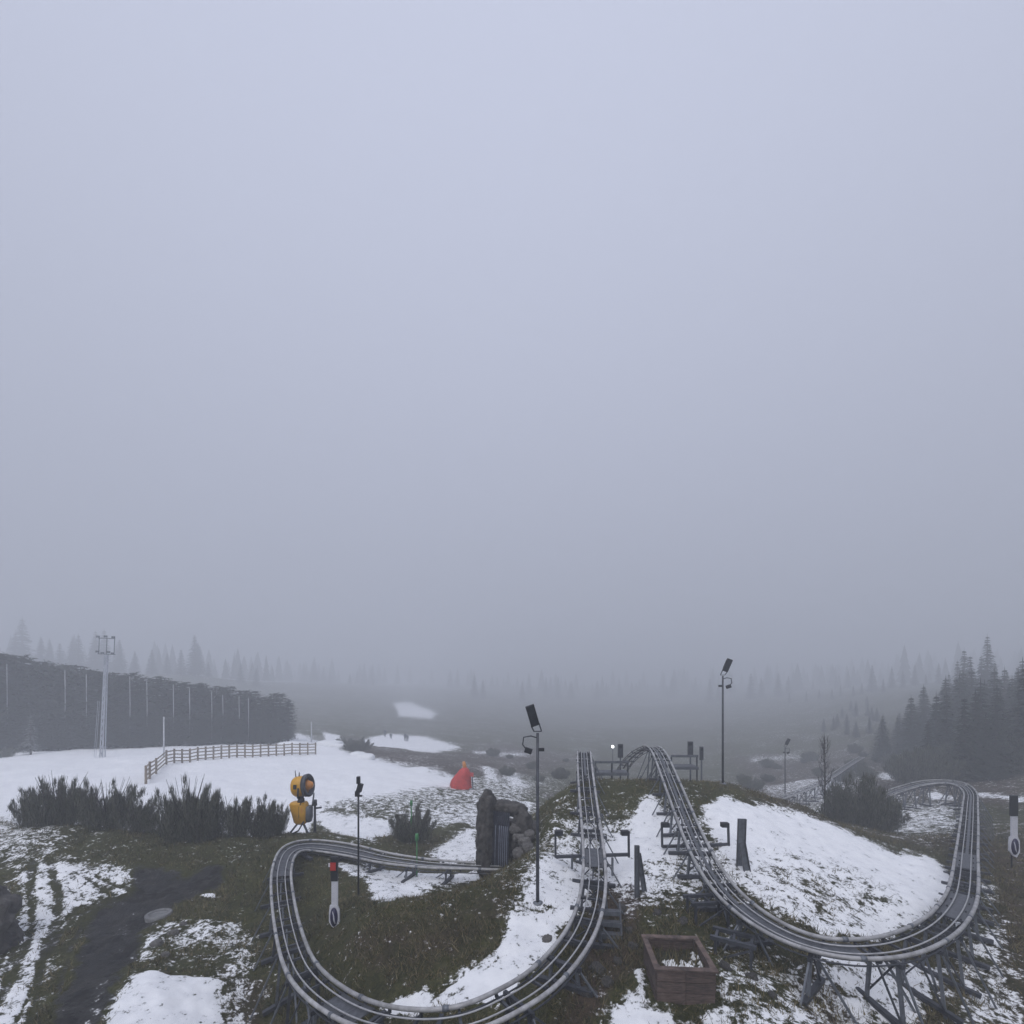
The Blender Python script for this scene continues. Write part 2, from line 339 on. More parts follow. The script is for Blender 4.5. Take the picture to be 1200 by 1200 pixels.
def cover(x, y, zsmooth):
    """snow, road, brown masks for points in front of the camera"""
    yy = np.maximum(y, .5); u = 600 + x / yy * F; v = V0 - zsmooth / yy * F
    ok = y > 4
    wob = 16 * vnoise(x, y, 1.5) + 10 * vnoise(x, y, .5)
    wobs = wob * np.clip(14 / yy, .1, 1)
    snow = .14 + .26 * vnoise(x, y, 3.0); snow = np.where(y < 4, .45 + .5 * vnoise(x, y, 4.0), snow)
    snow = np.where((yy > 26), snow + .10, snow)
    road = np.zeros(x.shape); brown = np.clip(.22 + .7 * vnoise(x, y, 5.0), 0, 1)
    for (c, d0, d1, ft, poly) in SN:
        s = poly_sd(u, v, poly) + wobs * min(1, ft / 6)
        k = np.clip(s / (3.2 * ft) + .5, 0, 1); k = k * k * (3 - 2 * k) * ok * (y >= d0) * (y <= d1)
        snow = snow * (1 - k) + c * k
    for (c, d0, d1, ft, poly) in RD:
        s = poly_sd(u, v, poly) + wobs * 1.3; k = np.clip(s / (2.6 * ft) + .5, 0, 1) * ok * (y >= d0) * (y <= d1)
        road = np.maximum(road, k * c); snow = snow * (1 - k * .93) + .30 * k * np.clip(vnoise(x + y * .35, y * .35, .9) * 3, 0, 1) * (u < 150)
    for (w, pts) in RUT:
        dl = line_d(u, v, pts) + wobs * .25; k = np.clip((w * 1.3 - dl) / (w * .8), 0, 1) * ok * (y < 24)
        snow = snow * (1 - .6 * k); road = np.maximum(road, .42 * k)
    for pts in FOOT:
        k = np.clip(1.6 - line_d(u, v, pts) / 1.6, 0, 1) * ok * (y < 24) * (vnoise(x, y, .22) > -.05)
        snow = snow - .22 * k
    for (c, d0, d1, ft, poly) in BR:
        s = poly_sd(u, v, poly) + wobs * 1.5; k = np.clip(s / (2 * ft) + .5, 0, 1) * ok * (y >= d0) * (y <= d1)
        brown = brown * (1 - k) + c * k
    return np.clip(snow, 0, 1.3), road, brown

# fan-shaped sheet, finest where it lies close, closed all round and out into the fog
us = np.linspace(-330, 1530, 640); th = np.arctan2((us - 600) / F, 1.0)
th = np.r_[th, np.linspace(th[-1], th[0] + 2 * math.pi, 62)[1:-1]]
rs = np.r_[0.3, np.linspace(1, 5, 8), np.geomspace(5.4, 60, 400), np.geomspace(61, 700, 110)]
TH, RS = np.meshgrid(th, rs)
sec = 1 / np.maximum(np.cos(TH), .55)
X = np.sin(TH) * RS * np.minimum(sec, 1.75); Y = np.cos(TH) * RS * np.minimum(sec, 1.75)
rr_ = np.hypot(X, Y); kk = np.minimum(1, 700 / rr_); X *= kk; Y *= kk
zs = hgt(X, Y, False); Z = hgt(X, Y)
snow_m, road_m, brown_m = cover(X, Y, zs)
Z = np.where(road_m > .5, Z - .25 * (Z - zs), Z) - .07 * road_m + .05 * np.clip(snow_m * 2 - .9, 0, 1)
nt_, nr_ = len(th), len(rs)
verts = np.stack([X, Y, Z], -1).reshape(-1, 3)
i0 = (np.arange(nr_ - 1)[:, None] * nt_ + np.arange(nt_)[None]); i1 = (np.arange(nr_ - 1)[:, None] * nt_ + (np.arange(nt_)[None] + 1) % nt_)
quads = np.stack([i0, i1, i1 + nt_, i0 + nt_], -1).reshape(-1, 4)
me = bpy.data.meshes.new('ground')
me.vertices.add(len(verts)); me.vertices.foreach_set('co', verts.ravel())
me.loops.add(quads.size); me.loops.foreach_set('vertex_index', quads.ravel().astype(np.int32))
me.polygons.add(len(quads)); me.polygons.foreach_set('loop_start', np.arange(0, quads.size, 4, dtype=np.int32))
me.polygons.foreach_set('use_smooth', np.ones(len(quads), bool))
me.update(); me.validate()
ca = me.color_attributes.new('cover', 'FLOAT_COLOR', 'POINT')
ca.data.foreach_set('color', np.stack([snow_m, road_m, brown_m, np.ones_like(snow_m)], -1).ravel().astype(np.float32))
ground = link('ground', me); tag(ground, kind='structure')

def ground_material():
    m, nt, b = new_mat('snowy_ground'); N = nt.nodes; L = nt.links
    at = N.new('ShaderNodeAttribute'); at.attribute_name = 'cover'
    sp = N.new('ShaderNodeSeparateColor'); L.new(at.outputs['Color'], sp.inputs[0])
    tc = N.new('ShaderNodeTexCoord')
    def noise(scale, det, rough=.6, vec=None):
        n = N.new('ShaderNodeTexNoise'); n.inputs['Scale'].default_value = scale; n.inputs['Detail'].default_value = det; n.inputs['Roughness'].default_value = rough
        L.new(vec or tc.outputs['Object'], n.inputs['Vector']); return n.outputs['Fac']
    def math_(op, a, b_=None, c=None):
        n = N.new('ShaderNodeMath'); n.operation = op
        for i, x in enumerate((a, b_, c)):
            if x is None: continue
            if isinstance(x, (int, float)): n.inputs[i].default_value = x
            else: L.new(x, n.inputs[i])
        return n.outputs[0]
    def ramp(fac, *st):
        r = N.new('ShaderNodeValToRGB'); e = r.color_ramp.elements
        e[0].position, e[0].color = st[0][0], (*st[0][1], 1); e[1].position, e[1].color = st[-1][0], (*st[-1][1], 1)
        for p, c in st[1:-1]: q = e.new(p); q.color = (*c, 1)
        L.new(fac, r.inputs[0]); return r.outputs[0]
    def mix(f, a, b_):
        n = N.new('ShaderNodeMix'); n.data_type = 'RGBA'
        L.new(f, n.inputs[0]); L.new(a, n.inputs[6]); L.new(b_, n.inputs[7]); return n.outputs[2]
    n1 = noise(2.4, 9, .68); n2 = noise(9, 6, .65); n3 = noise(34, 4, .6); n4 = noise(.8, 4)
    # threshold noise for the snow edge
    nn = math_('ADD', math_('MULTIPLY', n1, .58), math_('MULTIPLY', n2, .42))
    thr = math_('SUBTRACT', .642, math_('MULTIPLY', sp.outputs[0], .275))
    sf = N.new('ShaderNodeMapRange'); sf.interpolation_type = 'SMOOTHSTEP'
    L.new(math_('SUBTRACT', nn, thr), sf.inputs['Value']); sf.inputs['From Min'].default_value = -.03; sf.inputs['From Max'].default_value = .045
    snowf = sf.outputs[0]
    grass = ramp(math_('ADD', math_('MULTIPLY', n2, .6), math_('MULTIPLY', n3, .4)), (.3, (.013, .015, .006)), (.47, (.043, .045, .016)), (.6, (.082, .078, .030)), (.72, (.14, .115, .055)))
    brown = ramp(math_('ADD', math_('MULTIPLY', n2, .5), math_('MULTIPLY', n3, .5)), (.3, (.018, .013, .010)), (.5, (.055, .039, .027)), (.7, (.11, .078, .053)))
    bf = N.new('ShaderNodeMapRange'); L.new(math_('ADD', sp.outputs[2], math_('MULTIPLY', math_('SUBTRACT', n1, .5), 1.4)), bf.inputs['Value']); bf.inputs['From Min'].default_value = .25; bf.inputs['From Max'].default_value = .75
    base = mix(bf.outputs[0], grass, brown)
    hv = N.new('ShaderNodeHueSaturation'); mv = N.new('ShaderNodeMapRange'); mv.inputs['From Min'].default_value = .32; mv.inputs['From Max'].default_value = .68; mv.inputs['To Min'].default_value = .55; mv.inputs['To Max'].default_value = 1.4
    L.new(math_('ADD', math_('MULTIPLY', n4, .55), math_('MULTIPLY', n1, .45)), mv.inputs['Value']); L.new(mv.outputs[0], hv.inputs['Value']); L.new(base, hv.inputs['Color']); base = hv.outputs[0]
    road = ramp(math_('ADD', math_('MULTIPLY', n1, .6), math_('MULTIPLY', n3, .4)), (.36, (.008, .008, .009)), (.5, (.022, .021, .021)), (.6, (.042, .039, .034)), (.72, (.075, .068, .056)))
    rf = N.new('ShaderNodeMapRange'); L.new(math_('ADD', sp.outputs[1], math_('ADD', math_('MULTIPLY', math_('SUBTRACT', n2, .5), 1.3), math_('MULTIPLY', math_('SUBTRACT', n1, .5), 1.6))), rf.inputs['Value']); rf.inputs['From Min'].default_value = .35; rf.inputs['From Max'].default_value = .6
    base = mix(rf.outputs[0], base, road)
    snowc = ramp(n1, (.3, (.74, .75, .78)), (.6, (.86, .865, .88)))
    col = mix(snowf, base, snowc)
    L.new(col, b.inputs['Base Color'])
    wet = math_('MULTIPLY', rf.outputs[0], math_('SUBTRACT', 1, snowf))
    pud = N.new('ShaderNodeMapRange'); L.new(math_('ADD', n4, math_('MULTIPLY', n1, .4)), pud.inputs['Value']); pud.inputs['From Min'].default_value = .62; pud.inputs['From Max'].default_value = .7
    L.new(math_('SUBTRACT', .9, math_('MULTIPLY', wet, math_('ADD', .12, math_('MULTIPLY', pud.outputs[0], .42)))), b.inputs['Roughness'])
    b.inputs['Specular IOR Level'].default_value = .22
    hh = math_('ADD', math_('MULTIPLY', snowf, .9), math_('MULTIPLY', math_('ADD', n3, math_('MULTIPLY', n2, 1.2)), math_('SUBTRACT', .9, math_('MULTIPLY', snowf, .72))))
    bp = N.new('ShaderNodeBump'); bp.inputs['Strength'].default_value = .75; bp.inputs['Distance'].default_value = .05
    L.new(hh, bp.inputs['Height']); L.new(bp.outputs[0], b.inputs['Normal'])
    return m
me.materials.append(ground_material())

# ------------------------------------------------------------------ coaster tracks
GA = 0.68
def spline(pts, step=.16):
    pts = [np.array(p, float) for p in pts]; out = []
    q = [2 * pts[0] - pts[1]] + pts + [2 * pts[-1] - pts[-2]]
    for i in range(1, len(q) - 2):
        p0, p1, p2, p3 = q[i - 1:i + 3]
        n = max(2, int(np.linalg.norm(p2[:3] - p1[:3]) / step))
        for k in range(n):
            t = k / n
            out.append(.5 * ((2 * p1) + (-p0 + p2) * t + (2 * p0 - 5 * p1 + 4 * p2 - p3) * t * t + (-p0 + 3 * p1 - 3 * p2 + p3) * t ** 3))
    out.append(pts[-1]); a = np.array(out)
    for _ in range(6):                                   # settle the surveyed points into a fair curve
        a[1:-1] = .25 * a[:-2] + .5 * a[1:-1] + .25 * a[2:]
    s = np.r_[0, np.cumsum(np.linalg.norm(np.diff(a[:, :3], axis=0), axis=1))]
    ss = np.arange(0, s[-1], step); return np.stack([np.interp(ss, s, a[:, k]) for k in range(4)], -1)

def frames(uvd):
    c = spline([tuple(P(u, v, d)) + (b,) for (u, v, d, b) in uvd]); fr = []
    for i in range(len(c)):
        t = Vector(c[min(i + 2, len(c) - 1), :3] - c[max(i - 2, 0), :3]).normalized()
        side = t.cross(Vector((0, 0, 1))).normalized(); up = side.cross(t).normalized()
        q = Quaternion(t, -R(c[i, 3])); fr.append((Vector(c[i, :3]), t, q @ side, q @ up))
    return fr

tie_mesh = MB().box((0, 0, -.10), (GA + .02, .055, .05)).box((-.2, 0, -.055), (.04, .05, .06)).box((.2, 0, -.055), (.04, .05, .06)) \
    .box((-GA / 2, 0, -.055), (.05, .05, .07)).box((GA / 2, 0, -.055), (.05, .05, .07)).mesh('crosstie', M['steel'])
def fmat(c, t, s, u):
    return Matrix(((s.x, t.x, u.x, c.x), (s.y, t.y, u.y, c.y), (s.z, t.z, u.z, c.z), (0, 0, 0, 1)))

def make_track(name, label, uvd, plates=(), no_support=(), sup_step=15, tie_step=6, detail=True, chan=((0, 1),)):
    fr = frames(uvd); root = empty(name, (0, 0, 0)); tag(root, label, 'coaster track', 'coaster track runs')
    off = lambda x, z: [c + s * x + u * z for (c, t, s, u) in fr]
    for sg in (-1, 1):
        MB().tube(off(sg * GA / 2, 0), .049, 10).build('rail', M['rail'], root)
        MB().tube(off(sg * .135, -.03), .019, 6).build('guide_rail', M['inner'], root)
        if detail: MB().tube(off(sg * GA / 2, -.17), .02, 6).build('lower_tube', M['steel'], root)
    for (a, b) in chan:
        lo, hi = int(a * (len(fr) - 1)), int(b * (len(fr) - 1)) + 1
        L_ = off(-.05, -.06)[lo:hi]; R_ = off(.05, -.06)[lo:hi]; L2 = off(-.05, -.085)[lo:hi]; R2 = off(.05, -.085)[lo:hi]; n = len(L_)
        ch = MB().add(L_ + R_ + R2 + L2, [(q * n + i, q * n + i + 1, ((q + 1) % 4) * n + i + 1, ((q + 1) % 4) * n + i) for q in range(4) for i in range(n - 1)])
        ch.build('chain_channel', M['plate'], root)
    for i in range(2, len(fr) - 1, tie_step):
        o = link('crosstie', tie_mesh, root); o.matrix_local = fmat(*fr[i])
    if detail:
        for i in range(9, len(fr) - 2, 17):                # sleeves where the rail lengths join
            c, t, s, u = fr[i]
            for sg in (-1, 1): MB().cyl(c + s * sg * GA / 2 - t * .06, c + s * sg * GA / 2 + t * .06, .062, None, 10).build('joint_sleeve', M['galv'], root)
    for (a, b) in plates:                                 # walkway sheets fixed between the rails
        m = MB(); lo, hi = int(a * (len(fr) - 1)), int(b * (len(fr) - 1))
        vv = [];
        for i in range(lo, hi + 1):
            c, t, s, u = fr[i]
            vv += [c - s * .30 - u * .075, c + s * .30 - u * .075, c + s * .30 - u * .095, c - s * .30 - u * .095]
        k = hi - lo; fs = []
        for i in range(k):
            for j in range(4): fs.append((i * 4 + j, i * 4 + (j + 1) % 4, i * 4 + 4 + (j + 1) % 4, i * 4 + 4 + j))
        m.add(vv, fs); m.build('deck_plate', M['plate'], root)
    for i in range(7, len(fr) - 4, sup_step):
        f_ = i / (len(fr) - 1)
        if any(a <= f_ <= b for a, b in no_support): continue
        c, t, s, u = fr[i]; th_ = Vector((t.x, t.y, 0)).normalized(); sh = Vector((s.x, s.y, 0)).normalized()
        gz = H(c.x, c.y); h = c.z - .2 - gz
        if h < .12: continue
        top = c - u * .2
        o = MB().bar(top - s * .42, top + s * .42, .08, .10).build('support', M['steel'], root)
        spread = .36 + .05 * h; feet = []
        for sg in (-1, 1):
            a = c - u * .2 + s * sg * .3; p = c + sh * sg * spread; p.z = H(p.x, p.y) - .12
            MB().bar(a, p, .068, .068).build('leg', M['galv'] if i % 2 else M['steel'], o); feet.append(p)
        if h > .55:
            MB().bar(feet[0] + Vector((0, 0, .3)) + th_ * .05, (top + s * .25) + th_ * .05, .035, .035).build('brace', M['steel'], o)
            MB().bar(feet[1] + Vector((0, 0, .3)) - th_ * .05, (top - s * .25) - th_ * .05, .035, .035).build('brace', M['steel'], o)
            mid = feet[1] + sh * (.35 + .2 * h); mid.z = H(mid.x, mid.y) - .08
            MB().bar(top + s * .38 - Vector((0, 0, .03)), mid, .04, .04).build('stay', M['galv'], o)
        if h > .45:
            b2 = top + th_ * (.55 + .35 * h); b2.z = H(b2.x, b2.y) - .08
            MB().bar(top - Vector((0, 0, .05)), b2, .045, .045).build('strut', M['galv'], o)
        z = min(p.z for p in feet) + .2
        MB().bar(Vector((feet[0].x, feet[0].y, feet[0].z + .2)) - sh * .3, Vector((feet[1].x, feet[1].y, feet[1].z + .2)) + sh * .3, .13, .1).build('base_beam', M['steel'], o)
    return root, fr

A_ = [(604, 1016, 20.0, 0), (560, 1015, 20.1, 0), (530, 1013.5, 20.3, 4), (500, 1011.5, 20.5, 8), (450, 1005, 21, 16), (412, 996.5, 21.7, 24), (375, 991, 21.9, 26), (352, 991, 21.4, 26), (337, 999, 20.2, 18), (330, 1020, 18.6, 6), (330.5, 1046, 16.9, 0), (336, 1082, 14.9, -2), (347, 1121, 12.8, -3),
      (364, 1148, 11.5, -4), (392, 1171, 10.5, -4), (426, 1188, 9.6, -4), (465, 1197, 9.0, -4), (505, 1200, 8.75, -4), (552, 1193, 8.8, -4), (600, 1170, 9.3, -4), (633, 1149, 9.9, -4), (663, 1118, 10.9, -4), (684, 1085, 12.0, -3), (694.5, 1048, 13.4, -2), (696.5, 1010, 15.2, 0), (693, 970, 17.4, 0), (689, 935, 19.7, 0), (686, 905, 22.2, 0),
      (684.6, 884, 24.8, 0), (684.4, 880.5, 27, 0), (684, 886, 31, 0), (684, 906, 36, 0)]
B_ = [(728, 903, 35, 8), (737, 890, 33, 8), (747, 881, 31.3, 6), (757, 876, 29.6, 4), (766, 875, 27.0, 2), (774, 885, 24.4, 0), (783, 906, 21.8, 0), (795, 936, 19.2, 0), (807, 966, 17.2, 0), (824, 1003, 15.2, -2), (844, 1035, 13.9, -3), (863, 1056, 13.0, -4), (890, 1077, 12.2, -5), (927, 1097, 11.5, -5), (966, 1109, 10.9, -5), (1005, 1112.5, 10.7, -5), (1045, 1109, 10.9, -5),
      (1081, 1097, 11.5, -5), (1109, 1078, 12.7, -5), (1126, 1053, 14.5, -4), (1131, 1028, 16.8, -2), (1133, 1000, 20.2, 0), (1135.5, 970, 24.2, 0), (1137, 944, 29.5, 2), (1137, 929, 34, 8), (1128, 920, 37.5, 14), (1110, 916, 39.5, 16), (1085, 917, 40.3, 14), (1060, 923, 39.8, 10), (1038, 931, 38.5, 6), (1012, 943, 37, 0)]
C_ = [(1010, 887, 75, 4), (995, 896, 66, 0), (972, 911, 55, 0), (940, 926, 46, 0), (905, 938, 40, 0), (880, 946, 37, 0)]
trackA, frA = make_track('coaster_track', 'grey steel coaster track looping from the rock tunnel mouth up over the grassy mound', A_, sup_step=11, plates=((.12, .24), (.405, .43), (.61, .63)), no_support=((0, .04),), chan=((.03, .22), (.74, .99)))
trackB, frB = make_track('coaster_track', 'grey steel coaster track dropping off the hump and bending round the snowy slope', B_, sup_step=10, plates=((.30, .34), (.405, .445), (.50, .54)), no_support=((0, .10),), chan=((.01, .30), (.53, .99)))
trackC, frC = make_track('coaster_track', 'faint straight coaster track running downhill past the bare sapling', C_, sup_step=22, tie_step=8, detail=False)

# lattice trestle carrying the hump
def trestle():
    a = G(762, 28.2); root = empty('trestle', a); tag(root, 'crossed steel lattice trestle under the hump of the track', 'trestle')
    top = 1.35
    for x in (-.55, .55):
        for y in (-.6, .6):
            MB().bar((x * 1.25, y, -.2), (x * .7, y, top), .07, .07).build('leg', M['galv'], root)
    for y in (-.6, .6):
        MB().bar((-.66, y, .1), (.42, y + .001, top - .1), .04, .04).build('brace', M['galv'], root)
        MB().bar((.66, y + .06, .1), (-.42, y + .061, top - .1), .04, .04).build('brace', M['galv'], root)
    for x in (-.6, .6):
        MB().bar((x * 1.1, -.6, .15), (x * .8, .6, top - .1), .04, .04).build('brace', M['galv'], root)
    for i in range(5):
        MB().bar((-1.6 + i * .28, -.75, -.1), (-1.45 + i * .28, -.75, .75), .03, .03).build('stay', M['steel'], root)
trestle()

# evacuation platforms either side of the hump
def platform(u0, u1, d, ztop, label, steps=False):
    x0 = (u0 - 600) / F * d; x1 = (u1 - 600) / F * d; gz = min(H(x0, d), H(x1, d))
    root = empty('platform', ((x0 + x1) / 2, d, gz)); tag(root, label, 'platform', 'timber rail platforms beside the hump')
    w = (x1 - x0); zt = ztop - gz
    n = max(3, int(w / .25))
    for i in range(n):
        MB().box((-w / 2 + (i + .5) * w / n, .4, zt - .62), (w / n - .02, .9, .05)).build('deck_board', M['plate'], root)
    MB().box((0, -.08, zt - .68), (w, .06, .14)).build('edge_beam', M['galv'], root)
    for zz in (zt,):
        MB().box((0, -.03, zz), (w, .06, .13)).build('hand_rail', M['galv'], root)
    k = max(2, int(w / .8) + 1)
    for i in range(k):
        x = -w / 2 + .05 + i * (w - .1) / (k - 1)
        MB().box((x, .04, (zt - .25) / 2), (.07, .07, zt + .25)).build('post', M['steel'], root)
    return root
platform(697, 737, 27.0, P(0, 893, 27.0).z, 'grey rail platform on posts between the two tracks at the crest')
platform(786, 818, 27.0, P(0, 886, 27.0).z, 'grey rail platform on posts beyond the hump beside the tall floodlight')
def box_post(u, d, v0, v1, label, w=.3):
    p = G(u, d); h0 = P(u, v1, d).z
    root = empty('signal_post', (p.x, p.y, p.z)); tag(root, label, 'post')
    MB().box((0, 0, (P(u, v0, d).z - p.z - .6) / 2), (.08, .08, P(u, v0, d).z - p.z - .6 + .2)).build('post', M['galv'], root)
    MB().box((0, 0, P(u, v0, d).z - p.z - .45), (w, .12, .8)).build('head', M['steel'], root)
    MB().box((0, -.07, P(u, v0, d).z - p.z - .2), (w * .6, .04, .15)).build('lens', M['lens'], root)
box_post(727, 28.4, 871, 888, 'dark upright signal box at the end of the platform')
box_post(809, 28.4, 868, 886, 'twin dark signal box on the platform beyond the hump')
box_post(822, 28.6, 874, 890, 'slim pale signal box at the outer corner of the platform', .2)

# lamps on brackets across the track
def bracket(u, v, d, ul, ur, label, zup):
    c = P(u, v, d); xl = (ul - 600) / F * d; xr = (ur - 600) / F * d
    root = empty('lamp_bracket', (c.x, c.y, c.z)); tag(root, label, 'lamp bracket', 'brackets across the tracks')
    MB().bar((xl - c.x, 0, 0), (xr - c.x, .05, .06), .10, .10).build('crossbar', M['steel'], root)
    for x in (xl - c.x, xr - c.x):
        MB().bar((x, .0, -.02), (x, .05, zup), .07, .07).build('upright', M['steel'], root)
        sg = 1 if x < 0 else -1
        l = MB().box((x + sg * .13, .04, zup - .06), (.26, .2, .16)).build('lamp', M['black'], root)
        MB().box((x + sg * .13, -.07, zup - .07), (.2, .015, .1)).build('lens', M['lens'], l)
        g = H(c.x + x, c.y); 
        MB().bar((x * .55, 0, -.03), (x * .55, 0, g - c.z - .1), .07, .07).build('leg', M['galv'], root)
bracket(694, 1004, 16.6, 651, 737, 'wide steel bracket with two lamps crossing under the straight track', .88)
bracket(815, 992, 17.6, 776, 854, 'wide steel bracket with two lamps crossing under the descending track', .85)

# leaning steel channels standing in the snow
def channel(u, d, h, lean, label, w=.13, pl=False):
    p = G(u, d); root = empty('steel_channel', p); tag(root, label, 'steel post', 'steel channels between the tracks')
    q = Matrix.Rotation(R(lean), 3, 'Y')
    MB().box(q @ Vector((0, 0, h / 2 - .1)), (w, .03, h), q).build('web', M['galv'], root)
    for sg in (-1, 1):
        MB().box(q @ Vector((sg * w / 2, -.045, h / 2 - .1)), (.02, .08, h + .004), q).build('flange', M['plate'], root)
channel(746, 14.9, 1.75, 0, 'upright grey steel channel standing between the two tracks')
channel(755, 15.2, 1.35, -9, 'shorter steel channel leaning beside the upright one')
channel(867, 16.3, 1.75, 2, 'broad grey steel guard plate standing by the descending track', .26)
channel(875, 16.0, 1.1, -10, 'small leaning guard plate under the broad grey one', .2)

# steel steps and frames under the tracks
def steps(u, d, w, n, label, rz=0, z=0):
    p = G(u, d); root = empty('steel_steps', (p.x, p.y, p.z + z), rz); tag(root, label, 'steps', 'steel steps under the tracks')
    for i in range(n):
        MB().box((0, .22 * i, .12 + .2 * i), (w, .2, .04)).build('tread', M['plate'], root)
        MB().box((0, .22 * i - .1, .10 + .2 * i), (w, .012, .12)).build('nosing', M['galv'], root)
    for sg in (-1, 1):
        MB().bar((sg * w / 2, -.2, -.1), (sg * w / 2, .22 * n, .2 * n + .05), .05, .14).build('stringer', M['steel'], root)
steps(716, 12.7, .55, 3, 'small steel steps beside the bend above the wooden box', R(-8))
def frame_box(u, d, w, dp, h, label, rz=0):
    p = G(u, d); root = empty('track_stand', p, rz); tag(root, label, 'stand', 'steel stands under the tracks')
    for x in (-w / 2, w / 2):
        for y in (-dp / 2, dp / 2): MB().bar((x, y, -.15), (x, y, h), .06, .06).build('leg', M['steel'], root)
    for y in (-dp / 2, dp / 2): MB().bar((-w / 2 - .12, y, h + .03), (w / 2 + .12, y, h + .03), .10, .09).build('beam', M['steel'], root)
    for x in (-w / 2, 0, w / 2): MB().bar((x, -dp / 2 + .06, h + .01), (x, dp / 2 - .06, h + .01), .06, .06).build('cross_member', M['steel'], root)
    MB().bar((-w / 2, -dp / 2 - .05, -.05), (w / 2, -dp / 2 - .05, h - .05), .04, .04).build('brace', M['steel'], root)
frame_box(829, 13.6, .95, .5, .55, 'low dark steel stand beneath the start of the bend', R(6))
frame_box(860, 12.0, .8, .5, .45, 'low steel stand tucked beneath the descending bend', R(-30))

# ------------------------------------------------------------------ wooden planter box
def planter():
    p = G(792, 11.0); z0 = min(H(p.x + a, p.y + b) for a in (-.7, .7) for b in (-.6, .6)) - .05
    root = empty('planter_box', (p.x, p.y - .1, z0), R(-4)); tag(root, 'open square box of weathered brown planks holding snow and weeds', 'wooden box')
    w, dp, h = 1.22, 1.3, .72
    for yy, hh in ((-dp / 2, h), (dp / 2, h)):
        for i in range(2):
            for j in range(3):
                MB().box((-w / 4 + i * w / 2, yy + random.uniform(-.008, .008), (j + .5) * hh / 3), (w / 2 - .012, .05, hh / 3 - .014)).build('plank', M['wood'], root)
    for xx in (-w / 2, w / 2):
        for j in range(3):
            MB().box((xx + random.uniform(-.008, .008), 0, (j + .5) * h / 3), (.05, dp - .06, h / 3 - .014)).build('plank', M['wood'], root)
        for yy in (-dp / 2 + .05, dp / 2 - .05):
            MB().box((xx * .94, yy * .94, h / 2 + .02), (.09, .09, h + .06)).build('corner_post', M['wood'], root)
    for yy in (-dp / 2, dp / 2): MB().box((0, yy, h + .025), (w + .12, .14, .045)).build('rim', M['wood'], root)
    for xx in (-w / 2, w / 2): MB().box((xx, 0, h + .022), (.12, dp - .16, .04)).build('rim', M['wood'], root)
    s = MB(); n = 14; vv = []; fs = []
    for j in range(n):
        for i in range(n):
            vv.append((-w / 2 + .04 + i / (n - 1) * (w - .08), -dp / 2 + .04 + j / (n - 1) * (dp - .08), h - .26 + random.uniform(-.05, .05)))
    for j in range(n - 1):
        for i in range(n - 1): fs.append((j * n + i, j * n + i + 1, (j + 1) * n + i + 1, (j + 1) * n + i))
    s.add(vv, fs, True).build('soil', M['soil'], root)
    sn = MB()
    for k in range(120):
        x = random.uniform(-.35, .56); y = random.uniform(-.52, .1) if x < .35 else random.uniform(-.55, .45); r = random.uniform(.02, .085)
        vs_ = [(x + r * random.uniform(.6, 1.3) * math.cos(a), y + r * random.uniform(.6, 1.3) * math.sin(a), h - .25) for a in [i * math.pi / 4 for i in range(8)]]
        sn.add(vs_ + [(x, y, h - .19 + random.uniform(0, .04))], [(i, (i + 1) % 8, 8) for i in range(8)], True)
    tag(sn.build('snow_patch', M['snowlump'], root), kind='stuff')
    wd = MB()
    for k in range(420):
        x = random.uniform(-.6, .6); y = random.uniform(-.6, .6); a = random.uniform(0, 6.3); hh = random.uniform(.08, .3)
        b = Vector((x, y, h - .26)); tp = b + Vector((random.uniform(-.1, .1), random.uniform(-.1, .1), hh)); sd = Vector((math.cos(a), math.sin(a), 0)) * .011
        wd.add([b - sd, b + sd, tp], [(0, 1, 2)])
    o = wd.build('weeds', M['grass'], root); tag(o, kind='stuff'); tone(o.data)
def tone(m, vals=None):
    a = m.attributes.new('tone', 'FLOAT', 'FACE')
    n = len(m.polygons); a.data.foreach_set('value', (vals if vals is not None else rng.random(n)).astype(np.float32))
planter()

# ------------------------------------------------------------------ rock tunnel mouth
import bmesh
from mathutils import noise as mnoise
def rock_mesh(name, sx, sy, sz, seed, mat, sub=3, rough=.35):
    bm = bmesh.new(); bmesh.ops.create_icosphere(bm, subdivisions=sub, radius=1)
    r_ = random.Random(seed); ph = [(Vector((r_.gauss(0, 1), r_.gauss(0, 1), r_.gauss(0, 1))).normalized() * r_.uniform(1.5, 4.5), r_.uniform(0, 6)) for _ in range(9)]
    off = Vector((r_.uniform(-50, 50), r_.uniform(-50, 50), r_.uniform(-50, 50)))
    for v in bm.verts:
        n = v.co.normalized(); k = sum(math.sin(a.dot(n) + b) / (1 + .35 * i) for i, (a, b) in enumerate(ph)) / 4
        m_ = max(abs(n.x), abs(n.y), abs(n.z)); q = n * (.55 + .45 / m_) * (1 + rough * .7 * k)
        w = Vector((q.x * sx, q.y * sy, q.z * sz)); sc = 1.6 / max(.25, min(sx, sy, sz))
        g = mnoise.fractal(w * sc + off, .9, 2.1, 5) * .8 - abs(mnoise.noise(w * sc * 1.3 - off)) * 1.1 + .3
        v.co = w * (1 + 0 * g) + Vector((n.x, n.y, n.z * .6)) * g * rough * 1.1 * min(sx, sy, sz)
    m = bpy.data.meshes.new(name); bm.to_mesh(m); bm.free(); m.materials.append(mat)
    m.polygons.foreach_set('use_smooth', [True] * len(m.polygons)); return m
